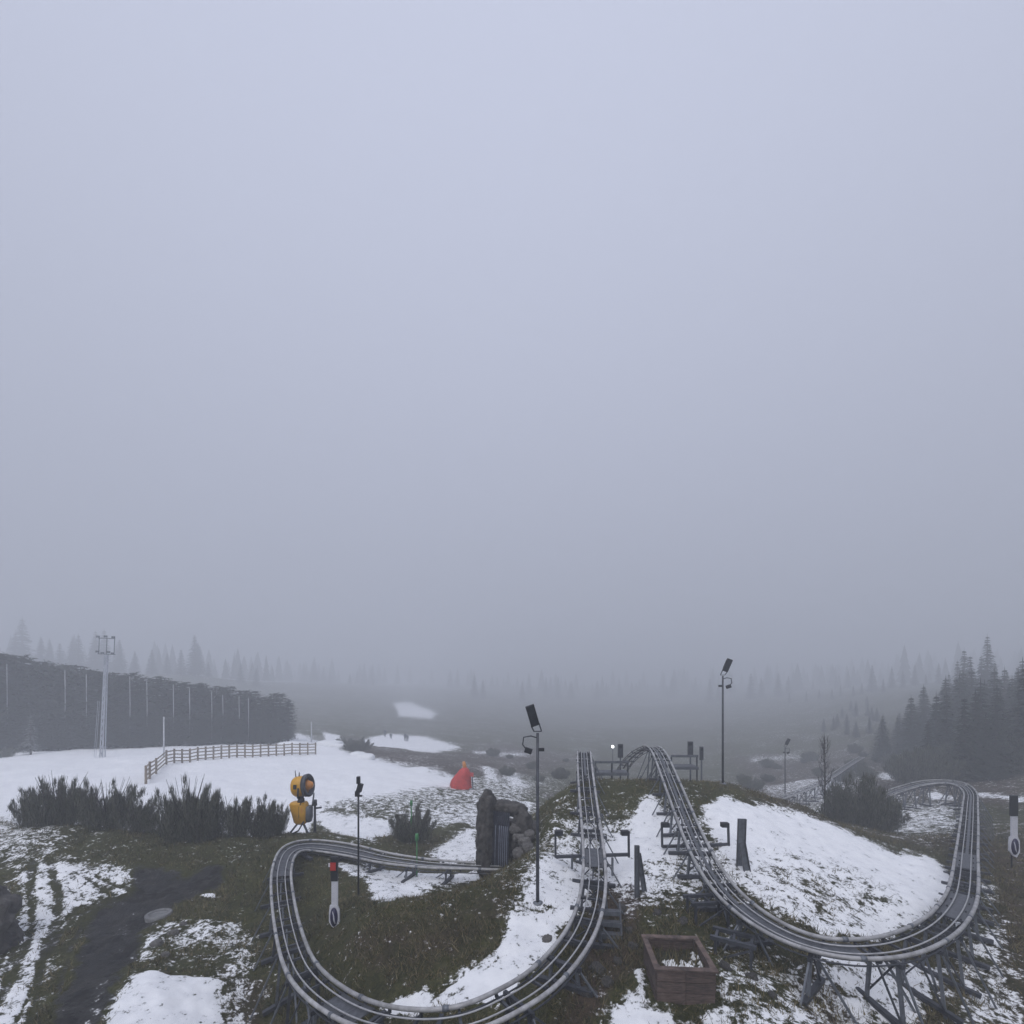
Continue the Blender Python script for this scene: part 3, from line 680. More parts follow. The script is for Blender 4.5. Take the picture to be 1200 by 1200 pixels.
def portal():
    c = P(583, 1016, 20.1); gz = min(H(c.x, c.y), c.z - .35)
    root = empty('tunnel_mouth', (c.x, c.y, gz), R(-26)); tag(root, 'tall rock tunnel mouth with a striped dark curtain over the track', 'tunnel')
    # local -y faces out towards the track, local x along the opening
    link('pillar', rock_mesh('pillar', .36, .5, 1.85, 3, M['darkrock'], 5, .24), root, (-.66, .25, 1.6))
    link('pillar', rock_mesh('pillar', .34, .45, 1.6, 8, M['darkrock'], 5, .3), root, (.84, .75, 1.1))
    link('lintel', rock_mesh('lintel', .72, .42, .3, 5, M['darkrock'], 4, .35), root, (.14, .75, 2.66))
    link('back_rock', rock_mesh('back_rock', 1.2, .8, 1.2, 6, M['darkrock'], 3, .3), root, (.4, 1.7, .9))
    n = 9
    cur = MB()
    for i in range(n):
        x = -.36 + i * .82 / n; s = MB(); vv = []; fs = []
        for k in range(9):
            z = 2.62 - k * 2.25 / 8; y = .05 + .25 * math.sin((k / 8) * 1.6) * -.5 + .2
            vv += [(x, y, z), (x + .082, y - .02, z), (x + .082, y + .01, z), (x, y + .03, z)]
        for k in range(8):
            for j in range(4): fs.append((k * 4 + j, k * 4 + (j + 1) % 4, k * 4 + 4 + (j + 1) % 4, k * 4 + 4 + j))
        o = s.add(vv, fs).build('curtain_strip', M['curtain'], root)
        if i in (1, 3, 4, 5, 6, 7):
            pts = [(x + .088, .03 + .25 * math.sin((k / 8) * 1.6) * -.5 + .2, 2.62 - k * 2.25 / 8) for k in range(2, 9)]
            MB().tube(pts, .012, 5).build('strip_edge', M['curtainpale'], o)
portal()
rk = [rock_mesh('rock', 1, .9, .75, 20 + i, M['rock'], 3, .32) for i in range(4)]
rkd = [rock_mesh('rock', 1, .9, .7, 60 + i, M['darkrock'], 3, .4) for i in range(4)]
def rock(u, d, s, label, group=None, mat=None, dz=.0, mesh=None):
    p = G(u, d); o = link('rock', mesh or rk[random.randrange(4)], None, (p.x, p.y, p.z + dz), (random.uniform(-.3, .3), random.uniform(-.3, .3), random.uniform(0, 6)))
    o.scale = (s, s, s * random.uniform(.75, 1)); tag(o, label, 'rock', group); return o
for (u, d, s, dz) in ((611, 19.4, .3, .1), (615, 19.7, .3, .4), (609, 19.9, .3, .75), (619, 19.3, .26, .1), (620, 19.9, .24, .5), (604, 20.1, .24, 1.3)):
    rock(u, d, s, 'grey rock stacked in the pile flanking the tunnel mouth', 'rocks stacked beside the tunnel mouth', dz=dz)
for (u, d, s_) in ROCKY:
    rock(u, d, s_, 'dark stone lying on the bare earth between the two tracks', 'stones on the earth between the tracks', mesh=random.choice(rkd))
o = link('boulder', rock_mesh('boulder', 1.25, 1.0, 1.35, 41, M['darkrock'], 5, .32), None, G(-38, 15.3) + Vector((0, 0, .35))); tag(o, 'big dark boulder beside the rutted snowy track', 'boulder')
for (u, d, s) in ((203, 16.2, .16), (184, 15.6, .18), (194, 15.0, .13), (215, 16.8, .12)):
    rock(u, d, s, 'small half buried stone on the edge of the muddy road', 'stones along the muddy road')
for (u, d, s) in ((668, 13.0, .2), (640, 11.9, .17), (641, 12.9, .15)):
    rock(u, d, s, 'small dark stone lying in snow inside the loop near the tall floodlight', 'stones in the snow inside the loop')
# concrete ring in the road
p = G(186, 17.4)
mr_ = empty('manhole', p); tag(mr_, 'round concrete manhole ring set in the wet road', 'manhole')
MB().lathe([(.40, -.15), (.42, .07), (.39, .09), (.30, .09), (.28, .05), (.27, -.1)], 28).build('ring', M['concrete'], mr_)
MB().lathe([(.275, .045), (.15, .055), (.001, .055)], 28).build('cover', M['concrete'], mr_)

# ------------------------------------------------------------------ floodlight poles
def floodlight(u, d, vtop, vbase, label, tilt=1, group='floodlight poles'):
    p = G(u, d); base = Vector((p.x, p.y, p.z)); top = P(u, vtop, d).z
    h = top - base.z
    root = empty('floodlight_pole', base); tag(root, label, 'floodlight', group)
    hp = h - .95
    MB().tube([(0, 0, -.3), (0, 0, hp * .5), (0, 0, hp)], [.055, .05, .042], 10).build('pole', M['steel'], root)
    MB().lathe([(.16, -.2), (.16, .03), (.1, .05), (.055, .05)], 12).build('base_plate', M['galv'], root)
    hd = empty('lamp_head', (0, 0, hp)); hd.parent = root; hd.scale = (.88, .88, .95)
    rot = Matrix.Rotation(R(18 * tilt), 3, 'Y') @ Matrix.Rotation(R(18), 3, 'X')
    MB().box(rot @ Vector((0, 0, .62)), (.30, .10, .70), rot).box(rot @ Vector((0, .08, .62)), (.22, .07, .45), rot).build('housing', M['black'], hd)
    for k in range(5): MB().box(rot @ Vector((-.12 + .06 * k, .125, .62)), (.012, .06, .52), rot).build('fin', M['black'], hd)
    MB().box(rot @ Vector((0, -.055, .62)), (.25, .015, .62), rot).build('lens', M['lens'], hd)
    MB().bar(rot @ Vector((-.14, 0, .30)), (-.13, 0, .06), .025, .04).bar(rot @ Vector((.14, 0, .30)), (.13, 0, .06), .025, .04).bar((-.14, 0, .05), (.14, 0, .05), .04, .03).build('yoke', M['steel'], hd)
    h2 = empty('lower_lamp', (0, 0, hp - .45)); h2.parent = root
    sx = tilt
    MB().box((sx * .28, -.02, -.08), (.22, .14, .16), Matrix.Rotation(R(-18 * sx), 3, 'Y')).build('housing', M['black'], h2)
    MB().box((-sx * .12, 0, -.05), (.16, .1, .1)).build('ballast', M['black'], h2)
    MB().tube([(0, 0, .3), (sx * .2, 0, .36), (sx * .42, 0, .32), (sx * .45, 0, .1), (sx * .36, 0, -.02)], .022, 6).build('bracket', M['steel'], h2)
    return root
floodlight(630, 14.4, 822, 1045, 'tall black floodlight pole standing in snow inside the loop by the straight track', -1)
floodlight(847, 24.0, 770, 922, 'tall dark floodlight pole on the crest of the mound beside the snowy slope', 1)
floodlight(920, 46, 864, 915, 'distant faint floodlight pole beside the lower track', 1)
# camera post by the gully
def camera_post():
    d = 17.6; p = G(420, d); h = P(420, 911, d).z - p.z
    root = empty('camera_post', p); tag(root, 'slim black post with a small camera cluster behind the curving track', 'post')
    MB().tube([(0, 0, -.2), (0, 0, h - .3)], .035, 8).build('pole', M['black'], root)
    MB().box((.0, 0, h - .1), (.11, .14, .26)).build('camera', M['black'], root)
    MB().box((.05, 0, h - .38), (.17, .18, .3), Matrix.Rotation(R(15), 3, 'Y')).build('camera', M['black'], root)
    MB().box((-.04, 0, h - .6), (.14, .14, .2)).build('junction_box', M['black'], root)
    MB().box((.08, 0, h - .68), (.1, .06, .06)).build('bracket', M['black'], root)
camera_post()

# ------------------------------------------------------------------ padded sign boards
def paddle(u, d, vtop, vbot, topmat, label, red=False):
    zt, zb = P(u, vtop, d).z, P(u, vbot, d).z; x = (u - 600) / F * d; gz = H(x, d); h = zt - zb
    root = empty('banner_post', (x, d, gz)); tag(root, label, 'banner', 'narrow banners on posts')
    z = lambda f: zb - gz + f * h
    w = 13 / F * d
    MB().cyl((0, .09, -.2), (0, .09, z(1.0)), .03).build('pole', M['steel'], root)
    MB().box((0, 0, z(.83)), (w * .62, .09, h * .34)).build('top_pad', M['black'], root)
    if red: MB().box((-.03, -.055, z(.87)), (w * .5, .03, h * .11)).build('red_patch', M['redpad'], root); MB().box((-w * .38, -.04, z(.89)), (w * .22, .04, h * .05)).build('pale_reflector', M['white'], root)
    MB().box((.01, 0, z(.48)), (w * .56, .06, h * .36)).build('panel', M['white'], root)
    def blade(ww, hh, y0, y1, zc):
        pr = [(-ww * .42, hh / 2), (ww * .3, hh / 2), (ww / 2, hh * .3), (ww / 2, -hh * .25), (ww * .2, -hh / 2), (-ww * .15, -hh * .42), (-ww / 2, -hh * .18), (-ww / 2, hh * .2)]
        n = len(pr); return MB().add([(a, y0, zc + b) for a, b in pr] + [(a, y1, zc + b) for a, b in pr], [tuple(range(n)), tuple(reversed(range(n, 2 * n)))] + [(i, i + n, (i + 1) % n + n, (i + 1) % n) for i in range(n)])
    blade(w * .92, h * .34, -.045, .03, z(.15)).build('blade', M['white'], root)
    oval = []
    MB().lathe([(.001, .012), (w * .34, .012), (w * .34, 0)], 20, Matrix.Translation((0, -.05, z(.16))) @ Matrix.Diagonal((1, 1, (h * .27) / (w * .68), 1)) @ Matrix.Rotation(R(90), 4, 'X')).build('emblem', M['navy'], root)
    MB().tube([(-w * .12, -.065, z(.24)), (-w * .02, -.065, z(.18)), (w * .02, -.065, z(.12)), (w * .12, -.065, z(.07))], [.01, .02, .025, .02], 6).build('emblem_stroke', M['white'], root)
paddle(392, 15.6, 1004, 1087, None, 'white banner with dark oval emblem under a red and black pad inside the loop', True)
paddle(1188, 20.5, 932, 1003, None, 'white banner with purple oval emblem under a plain dark pad on the brown slope')

# green marker posts
for (u, d, vt, lab) in ((482, 27, 938, 'taller slim green marker post in front of the small bush'), (488.5, 20.9, 977, 'short green marker post with a round cap behind the track')):
    p = G(u, d); h = P(u, vt, d).z - p.z
    root = empty('marker_post', p); tag(root, lab, 'marker post')
    MB().cyl((0, 0, -.2), (0, 0, h), .035 if d > 25 else .025, None, 8).build('post', M['greenpaint'], root)
    MB().cyl((0, 0, h - .3), (0, 0, h), .085, .07, 10).build('cap', M['greenpaint'], root)

# ------------------------------------------------------------------ snow gun
def snow_gun():
    p = G(353, 25.2); root = empty('snow_gun', p, R(0)); tag(root, 'yellow fan snow gun standing at the end of the shrub row', 'snow gun')
    top = P(0, 903, 25.2).z - p.z; S = top / 3.35
    root.scale = (S * .86, S * .86, S)
    for a in (90, 210, 330):
        ca_, sa_ = math.cos(R(a)), math.sin(R(a))
        MB().bar((0, 0, .75), (ca_ * .75, sa_ * .75, -.05), .09, .09).build('leg', M['steel'], root)
    # cabinet: bucket shaped body
    def loft(secs, mat, name):
        vv = []; fs = []; n = 12
        for (x, y, z, hx, hy) in secs:
            for k in range(n):
                a = 2 * math.pi * (k + .5) / n; cx = abs(math.cos(a)) ** .55 * math.copysign(1, math.cos(a)); sy = abs(math.sin(a)) ** .55 * math.copysign(1, math.sin(a))
                vv.append((x + cx * hx, y + sy * hy, z))
        m = len(secs)
        for i in range(m - 1):
            for k in range(n): fs.append((i * n + k, i * n + (k + 1) % n, (i + 1) * n + (k + 1) % n, (i + 1) * n + k))
        fs += [tuple(reversed(range(n))), tuple((m - 1) * n + k for k in range(n))]
        return MB().add(vv, fs, True).build(name, mat, root)
    cab = loft([(.02, 0, .50, .26, .28), (-.0, 0, .62, .40, .36), (-.08, 0, 1.2, .50, .40), (-.14, 0, 1.56, .54, .40), (-.14, 0, 1.66, .46, .36)], M['yellow'], 'cabinet')
    MB().box((.02, -.385, 1.2), (.02, .03, .6)).build('seam', M['black'], cab)
    MB().box((.14, -.37, 1.28), (.16, .03, .28)).build('hatch', M['orange'], cab)
    loft([(.40, .05, .6, .20, .25), (.42, .05, .8, .24, .3), (.42, .05, 1.35, .24, .3), (.40, .05, 1.45, .18, .24)], M['galv'], 'compressor')
    MB().tube([(.3, -.32, .7), (.05, -.5, .25), (-.5, -.6, .02), (-1.1, -.5, .02)], .045, 6).build('hose', M['black'], root)
    MB().tube([(.1, -.42, 1.6), (.35, -.5, 1.9), (.3, -.55, 2.3)], .03, 6).build('cable', M['black'], root)
    MB().cyl((-.05, 0, 1.55), (.0, 0, 1.95), .22, .16, 14).build('swivel', M['black'], root)
    MB().box((.1, -.2, 1.8), (.34, .14, .18)).build('valve_block', M['cloth_dark'], root)
    for y in (-.55, .55): MB().tube([(.0, y * .3, 1.85), (.02, y, 2.0), (.05, y * 1.02, 2.5)], .05, 6).build('fork', M['black'], root)
    ax = Vector((.985, -.14, .13)).normalized(); T = Matrix.Translation((.08, 0, 2.52)) @ ax.to_track_quat('Z', 'Y').to_matrix().to_4x4()
    br = MB().lathe([(.36, -.56), (.48, -.52), (.54, -.40), (.55, -.1), (.50, .24), (.47, .26), (.47, -.3)], 26, T).build('fan_barrel', M['yellow'], root)
    MB().lathe([(.475, .20), (.60, .22), (.62, .44), (.57, .50), (.46, .48), (.42, .25)], 26, T).build('nozzle_ring', M['steel'], br)
    MB().lathe([(.001, -.50), (.42, -.5), (.42, -.46)], 20, T).build('intake_grille', M['black'], br)
    MB().lathe([(.30, .10), (.27, .42), (.16, .66), (.001, .72)], 18, T).build('hub_cone', M['orange'], br)
    for k in range(8):
        a = 2 * math.pi * k / 8; q = T @ Vector((math.cos(a) * .2, math.sin(a) * .2, .1)); r_ = T @ Vector((math.cos(a + .3) * .45, math.sin(a + .3) * .45, .16))
        MB().bar(q, r_, .1, .015).build('blade', M['black'], br)
    MB().box((-.16, -.53, 2.56), (.2, .03, .24)).build('vent', M['black'], br)
    MB().cyl((-.32, 0, 2.9), (-.38, 0, 3.35), .035, .02, 6).build('antenna', M['black'], root)
    MB().cyl((-.14, 0, 2.95), (-.12, 0, 3.25), .04, .03, 6).build('beacon', M['black'], root)
    MB().tube([(.5, 0, 1.0), (.72, -.05, 1.5), (.80, -.05, 2.0), (.78, 0, 2.15)], .05, 6).build('hose', M['galv'], root)
snow_gun()
# hydrant by the gun
p = G(369, 25.4); h = empty('hydrant', p); tag(h, 'slim grey snowmaking hydrant next to the snow gun', 'hydrant')
MB().cyl((0, 0, -.1), (0, 0, 1.55), .07, .06).build('pipe', M['steel'], h); MB().cyl((0, 0, 1.45), (.0, 0, 1.75), .12, .10).build('head', M['steel'], h); MB().cyl((-.05, 0, 1.3), (.35, 0, 1.35), .05).build('outlet', M['steel'], h)

# ------------------------------------------------------------------ wooden rail fence in the snow field
def fence():
    pts = [(171, 38.5), (175.5, 41), (183, 45), (195, 49.5)] + [(195 + i * 9.2, 50 + i * .55) for i in range(1, 20)]
    g0 = G(*pts[0]); root = empty('rail_fence', g0); tag(root, 'long wooden post and rail fence crossing the snow field', 'fence')
    prev = None
    for (u, d) in pts:
        g = G(u, d) - g0; hgt_ = 1.55
        MB().box((g.x, g.y, g.z + hgt_ / 2 - .15), (.13, .13, hgt_ + .3)).build('post', M['fencewood'], root)
        if prev is not None:
            for k in range(4):
                z = .28 + k * .36
                MB().bar(prev + Vector((0, -.08, z)), g + Vector((0, -.08, z + random.uniform(-.02, .02))), .05, .12).build('rail', M['fencewood'], root)
        prev = g
fence()

# lighting mast and pole beyond the snow
def mast():
    d = 56; p = G(120, d); h = P(0, 752, d).z - p.z; root = empty('light_mast', p); tag(root, 'tall pale lattice mast with a crown of lamps by the tree wall', 'mast')
    root.rotation_euler = (0, R(2.2), 0)
    w0, w1 = .17, .10; hh = h - 1.5
    cs = [(-1, -1), (1, -1), (1, 1), (-1, 1)]
    for (x, y) in cs: MB().bar((x * w0, y * w0, -.4), (x * w1, y * w1, hh), .11, .11).build('upright', M['palegalv'], root)
    n = 14
    for i in range(n):
        a = w0 + (w1 - w0) * i / n; b = w0 + (w1 - w0) * (i + 1) / n; z0, z1 = hh * i / n, hh * (i + 1) / n; sg = 1 if i % 2 else -1
        MB().bar((-sg * a, -a, z0), (sg * b, -b, z1), .08, .08).build('brace', M['palegalv'], root)
    MB().box((0, 0, hh + .05), (1.9, .3, .08)).build('head_frame', M['galv'], root)
    for i in range(3):
        MB().box((-.9 + i * .9, 0, hh + 1.0), (.06, .06, 1.9)).build('upright_bar', M['galv'], root)
    MB().box((0, 0, hh + 1.9), (1.9, .08, .08)).build('top_bar', M['galv'], root)
    for (x, z) in ((-.9, .3), (-.3, .15), (.4, .3), (.9, .15), (-.9, 2.05), (0, 2.1), (.9, 2.05)):
        MB().box((x, -.2, hh + z), (.28, .2, .22)).build('lamp', M['galv'], root)
    for sx in (-.1, .1): MB().bar((sx - .62, -.3, -.2), (sx - .42, -.3, hh * .55), .03, .03).build('ladder_rail', M['palegalv'], root)
mast()
p = G(192, 56); o = MB().tube([(0, 0, -.3), (0, 0, P(0, 840, 56).z - p.z)], [.09, .07], 8).build('marker_pole', M['palebark'], None, p); tag(o, 'plain pale pole standing behind the wooden fence', 'pole')
p = G(365, 78); o = MB().tube([(0, 0, -.3), (0, 0, 3.4)], [.12, .1], 8).build('marker_pole', M['palebark'], None, p); tag(o, 'plain pale pole between the snow heaps past the fence', 'pole')

# red covered machine
def red_cover():
    d = 47; p = G(540, d); root = empty('covered_snow_gun', p); tag(root, 'machine under a bright red cover on the patchy ground', 'covered machine')
    w = 24 / F * d
    vv = []; fs = []; n = 18
    prof = [(0, .52, .45, 0), (.25, .50, .44, -.02), (.55, .46, .40, -.01), (.85, .40, .34, .05), (1.15, .30, .28, .14), (1.42, .20, .2, .18), (1.55, .1, .12, .2)]
    for (z, hx, hy, ox) in prof:
        for k in range(n):
            a = 2 * math.pi * k / n; q = 1 + .10 * math.sin(a * 5 + z * 2) + .05 * math.sin(a * 9 + 1)
            vv.append((ox * w + math.cos(a) * hx * w * q, math.sin(a) * hy * w * q, z * 1.3))
    m = len(prof)
    for i in range(m - 1):
        for k in range(n): fs.append((i * n + k, i * n + (k + 1) % n, (i + 1) * n + (k + 1) % n, (i + 1) * n + k))
    fs.append(tuple((m - 1) * n + k for k in range(n)))
    MB().add(vv, fs, True).build('cover', M['red'], root)
    MB().cyl((.2 * w, 0, 1.95), (.14 * w, 0, 2.6), .22, .14).build('head', M['orange'], root)
    MB().cyl((.6 * w, 0, -.1), (.55 * w, 0, 1.2), .06).build('stand', M['steel'], root)
    MB().bar((.3 * w, 0, 1.35), (.62 * w, 0, 1.3), .3, .35).build('flap', M['red'], root)
red_cover()

# distant lit lamp beyond the crest
def lit_lamp():
    d = 60; x = (718 - 600) / F * d; g = H(x, d); z = P(0, 875, d).z
    root = empty('street_lamp', (x, d, g)); tag(root, 'distant lit white lamp glowing in the fog behind the platform', 'lamp')
    MB().cyl((0, 0, -.3), (0, 0, z - g - .3), .07, .05).build('pole', M['steel'], root)
    m, nt, b = new_mat('lit_lamp'); b.inputs['Emission Color'].default_value = (1, 1, 1, 1); b.inputs['Emission Strength'].default_value = 4
    MB().lathe([(.001, -.19), (.13, -.13), (.18, 0), (.13, .13), (.001, .19)], 14, Matrix.Translation((0, 0, z - g))).build('globe', m, root)
lit_lamp()

# ------------------------------------------------------------------ vegetation
def tri_cloud(name, tris, mat, tones):
    a = np.array(tris, np.float32).reshape(-1, 3); n = len(a) // 3
    m = bpy.data.meshes.new(name); m.vertices.add(len(a)); m.vertices.foreach_set('co', a.ravel())
    m.loops.add(len(a)); m.loops.foreach_set('vertex_index', np.arange(len(a), dtype=np.int32))
    m.polygons.add(n); m.polygons.foreach_set('loop_start', np.arange(0, len(a), 3, dtype=np.int32)); m.update(); m.validate()
    tone(m, np.array(tones)); m.materials.append(mat); return m

def conifer_mesh(seed, h=10.0, r=1.9, levels=26, fill=1.0, blunt=0.0, mat=None):
    r_ = random.Random(seed); tris = []; tn = []
    for i in range(levels):
        f = (i + r_.random() * .6) / levels; z = h * (.06 + .93 * f)
        rad = r * ((1 - f) ** .85 if not blunt else math.sqrt(1 - .97 * f ** 4)) * r_.uniform(.72, 1.12) + .05
        nb = max(4, int((13 - 7 * f) * fill))
        for b in range(nb):
            a = r_.uniform(0, 6.283); L = rad * r_.uniform(.6, 1.1); dr = L * (r_.uniform(.22, .5) if not blunt else r_.uniform(-.45, .35))
            ca_, sa_ = math.cos(a), math.sin(a)
            for k in range(5):                       # sprays along the bough
                g = (k + .6) / 5; c = Vector((ca_ * L * g, sa_ * L * g, z - dr * g * g + r_.uniform(-.05, .05)))
                ww = (.30 - .12 * g) * (.6 + rad * .35); ang = a + r_.uniform(-.9, .9)
                d1 = Vector((math.cos(ang), math.sin(ang), r_.uniform(-.6, .05))) * ww * 1.6
                sd = Vector((-math.sin(ang), math.cos(ang), r_.uniform(-.5, .5))) * ww * .55
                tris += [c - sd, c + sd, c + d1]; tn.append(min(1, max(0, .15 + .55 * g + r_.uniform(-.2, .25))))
    if not blunt: tris += [Vector((-.05, 0, h * .97)), Vector((.05, 0, h * .97)), Vector((0, 0, h * 1.06))]; tn.append(.4)
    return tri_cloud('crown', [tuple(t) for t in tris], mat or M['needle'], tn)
def trunk_mesh(h, r): return MB().tube([(0, 0, -.8), (0, 0, h * .4), (0, 0, h * .97)], [r, r * .7, .03], 7).mesh('trunk', M['bark'])
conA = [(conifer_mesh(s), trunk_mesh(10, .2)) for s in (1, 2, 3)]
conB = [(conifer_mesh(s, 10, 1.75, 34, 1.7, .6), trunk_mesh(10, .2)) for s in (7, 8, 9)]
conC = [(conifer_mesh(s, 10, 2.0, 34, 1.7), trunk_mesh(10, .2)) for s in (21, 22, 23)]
def tree(u, d, h, var, label, group, wide=1.0, x=None):
    p = G(u, d); root = empty('conifer_tree', p, random.uniform(0, 6)); s = h / 10.4
    root.scale = (s * wide, s * wide, s); tag(root, label, 'tree', group)
    link('crown', var[0], root); link('trunk', var[1], root)
    return root
# tree wall behind the snow field
n = 0
for lay in range(2):
    m_ = 34
    for i in range(m_):
        f = (i + .5 * (lay % 2) + random.uniform(-.25, .25)) / (m_ - 1)
        u = -120 + f * 455; d = 60 + f * 15 + lay * 2.6
        if lay == 0 and 26 < u < 44: continue
        if u > 338: continue
        v_top = 762 + (814 - 762) * max(0, (u + 10)) / 345 + random.uniform(-4.5, 3.5) - (0 if u > 25 else 2)
        p = G(u, d); h = P(u, v_top, d).z - p.z
        tree(u, d, h, random.choice(conB), 'dense dark conifer in the long tree wall behind the snow field', 'tree wall behind the snow field', random.uniform(1.25, 1.5))
sm = (conifer_mesh(15, 10, 2.2, 18, .8, 0, M['snowy']), trunk_mesh(10, .2))
tree(36, 58, 5.2, sm, 'small snow dusted conifer in a gap of the tree wall', None, 1.1)
# pale poles rising through the hedge
for (u, vt, vb) in ((8, 778, 838), (76, 785, 823), (101, 790, 825), (152, 793, 826), (172, 797, 828), (203, 802, 832), (222, 806, 836), (248, 810, 838), (261, 814, 840), (280, 816, 840), (291, 818, 842)):
    f = (u + 120) / 455; d = 60 + f * 15 - 1.6
    p = G(u, d); z1 = P(u, vt, d).z - p.z
    o = MB().tube([(0, 0, -.3), (.05, 0, z1 * .6), (0, 0, z1)], [.05, .045, .035], 6).build('slim_pole', M['palebark'], None, p)
    tag(o, 'slim pale pole standing against the tree wall', 'pole', 'slim pale poles along the tree wall')
# lower growth in front of the tree wall
for i in range(30):
    u = -110 + i * 14.6 + random.uniform(-4, 4)
    if 22 < u < 48: continue
    f = (u + 120) / 455; d = 57.0 + f * 15
    vt = 824 + f * 16 + random.uniform(-4, 6)
    p = G(u, d); h = P(u, vt, d).z - p.z
    tree(u, d, h, random.choice(conB), 'low dark conifer growing along the foot of the tree wall', 'low conifers at the foot of the tree wall', 2.1)
def grove(cnt, ur, dr, hr, label, group, wide=(.9, 1.15), vars_=conA, top=None):
    for i in range(cnt):
        u = random.uniform(*ur); d = random.uniform(*dr)
        tree(u, d, random.uniform(*hr), random.choice(vars_), label, group, random.uniform(*wide))
# forest on the opposite slope
def fringe(u): return np.interp(u, [960, 1000, 1040, 1080, 1120, 1160, 1210, 1330], [862, 850, 836, 812, 796, 786, 780, 776])
for i in range(112):
    u = 965 + 335 * (i / 112) ** .8 + random.uniform(-9, 9)
    d = random.uniform(50, 88) if u > 1085 else (random.uniform(72, 110) if u > 1030 else random.uniform(110, 180))
    p = G(u, d); vt = fringe(u) + random.uniform(-12, 30) + (random.uniform(0, 25) if d < 65 else 0); h = max(4, P(u, vt, d).z - p.z)
    tree(u, d, min(h, 19), random.choice(conC), 'dark conifer in the dense forest edge above the far bend of the track', 'forest edge above the far bend', random.uniform(1.1, 1.5))
for (u, vt, d) in ((1157, 742, 112), (1150, 768, 110), (1130, 758, 115), (1137, 765, 108), (1122, 772, 112), (1166, 775, 108), (1192, 780, 105), (1112, 788, 116), (1180, 785, 108), (1205, 778, 106)):
    p = G(u, d); tree(u, d, P(u, vt, d).z - p.z, random.choice(conC), 'tall conifer rising out of the forest into the fog', 'tall conifers rising above the forest', 1.0)
for (u, vt, d) in ((1022, 778, 250), (1045, 780, 255), (1058, 785, 245), (1072, 778, 250), (1100, 776, 240), (1085, 790, 240), (1035, 795, 235), (1010, 800, 245), (985, 806, 255), (960, 812, 260), (945, 815, 255), (925, 818, 265), (1000, 810, 240), (975, 818, 245)):
    p = G(u, d); tree(u, d, max(6, P(u, vt, d).z - p.z), random.choice(conC), 'hazy conifer on the slope above the lower track', 'hazy conifers above the lower track', 1.1)
for (u, vt, d) in ((26, 722, 245), (18, 740, 247), (48, 745, 245), (58, 748, 250), (70, 752, 245), (85, 745, 253), (92, 742, 245), (112, 738, 247), (122, 736, 253), (140, 748, 245), (158, 762, 250), (178, 760, 245), (196, 764, 253), (212, 760, 245), (228, 742, 247), (232, 752, 250), (244, 775, 253), (282, 776, 260), (300, 782, 260)):
    p = G(u, d); tree(u, d, P(u, vt, d).z - p.z, random.choice(conC), 'hazy conifer looming over the tree wall', 'hazy conifers behind the tree wall', 1.35)
for i in range(44):
    u = (random.choice((370, 420, 560, 610, 660, 720, 800, 850, 900, 940)) + random.gauss(0, 14)); d = random.uniform(430, 560)
    p = G(u, d); tree(u, d, random.uniform(16, 27), random.choice(conC), 'barely visible conifer across the foggy valley', 'conifers across the foggy valley', random.uniform(1.1, 1.6))
for (u, d, h) in ((556, 362, 19), (566, 370, 16), (612, 378, 17), (832, 355, 19), (842, 362, 15), (880, 340, 20), (892, 348, 16), (912, 334, 18), (924, 342, 15)):
    tree(u, d, h, random.choice(conC), 'hazy conifer on the valley floor beyond the mound', 'hazy conifers on the valley floor', 1.3)

# the far wood that closes the valley: too far off to count
def far_wood():
    tris = []; tn = []; n = 3400
    d = np.exp(rng.uniform(np.log(150), np.log(640), n)); u = rng.uniform(-260, 1460, n)
    ok = ~((u > 440) & (u < 535) & (d < 330)) & (d > np.interp(u, [-260, 300, 345, 620, 700, 860, 1000, 1460], [290, 290, 440, 480, 480, 450, 330, 250]))
    ok &= rng.random(n) < np.clip((d - 180) / 380, .04, 1) * np.interp(u, [-260, 340, 420, 880, 1000, 1460], [1.2, 1.1, .6, .6, 1.1, 1.4])
    ok &= vnoise(u * 1.0, d * .6, 60) > -.22
    u, d = u[ok], d[ok]; x = (u - 600) / F * d; z = hgt(x, d)
    for xi, yi, zi in zip(x, d, z):
        h = (6 + 15 * random.random() ** 1.6) * (1 + .3 * (yi > 300)); r = h * random.uniform(.17, .26); a0 = random.uniform(0, 6)
        for k in range(5):
            z0 = zi + h * (.05 + .17 * k); rr = r * (1 - .17 * k); zt = z0 + h * (.36 if k < 4 else .30)
            for q in range(5):
                a = a0 + q * 1.2566 + k * .6; b = a + 1.15 + random.uniform(-.2, .3)
                tris += [(xi + rr * math.cos(a), yi + rr * math.sin(a), z0 + random.uniform(-.4, .4)), (xi + rr * math.cos(b), yi + rr * math.sin(b), z0 + random.uniform(-.4, .4)), (xi, yi, zt)]
                tn.append(random.random())
    o = link('forest', tri_cloud('forest', tris, M['needle'], tn)); tag(o, 'far off conifer wood fading into the fog across the valley', 'forest', kind='stuff')
far_wood()

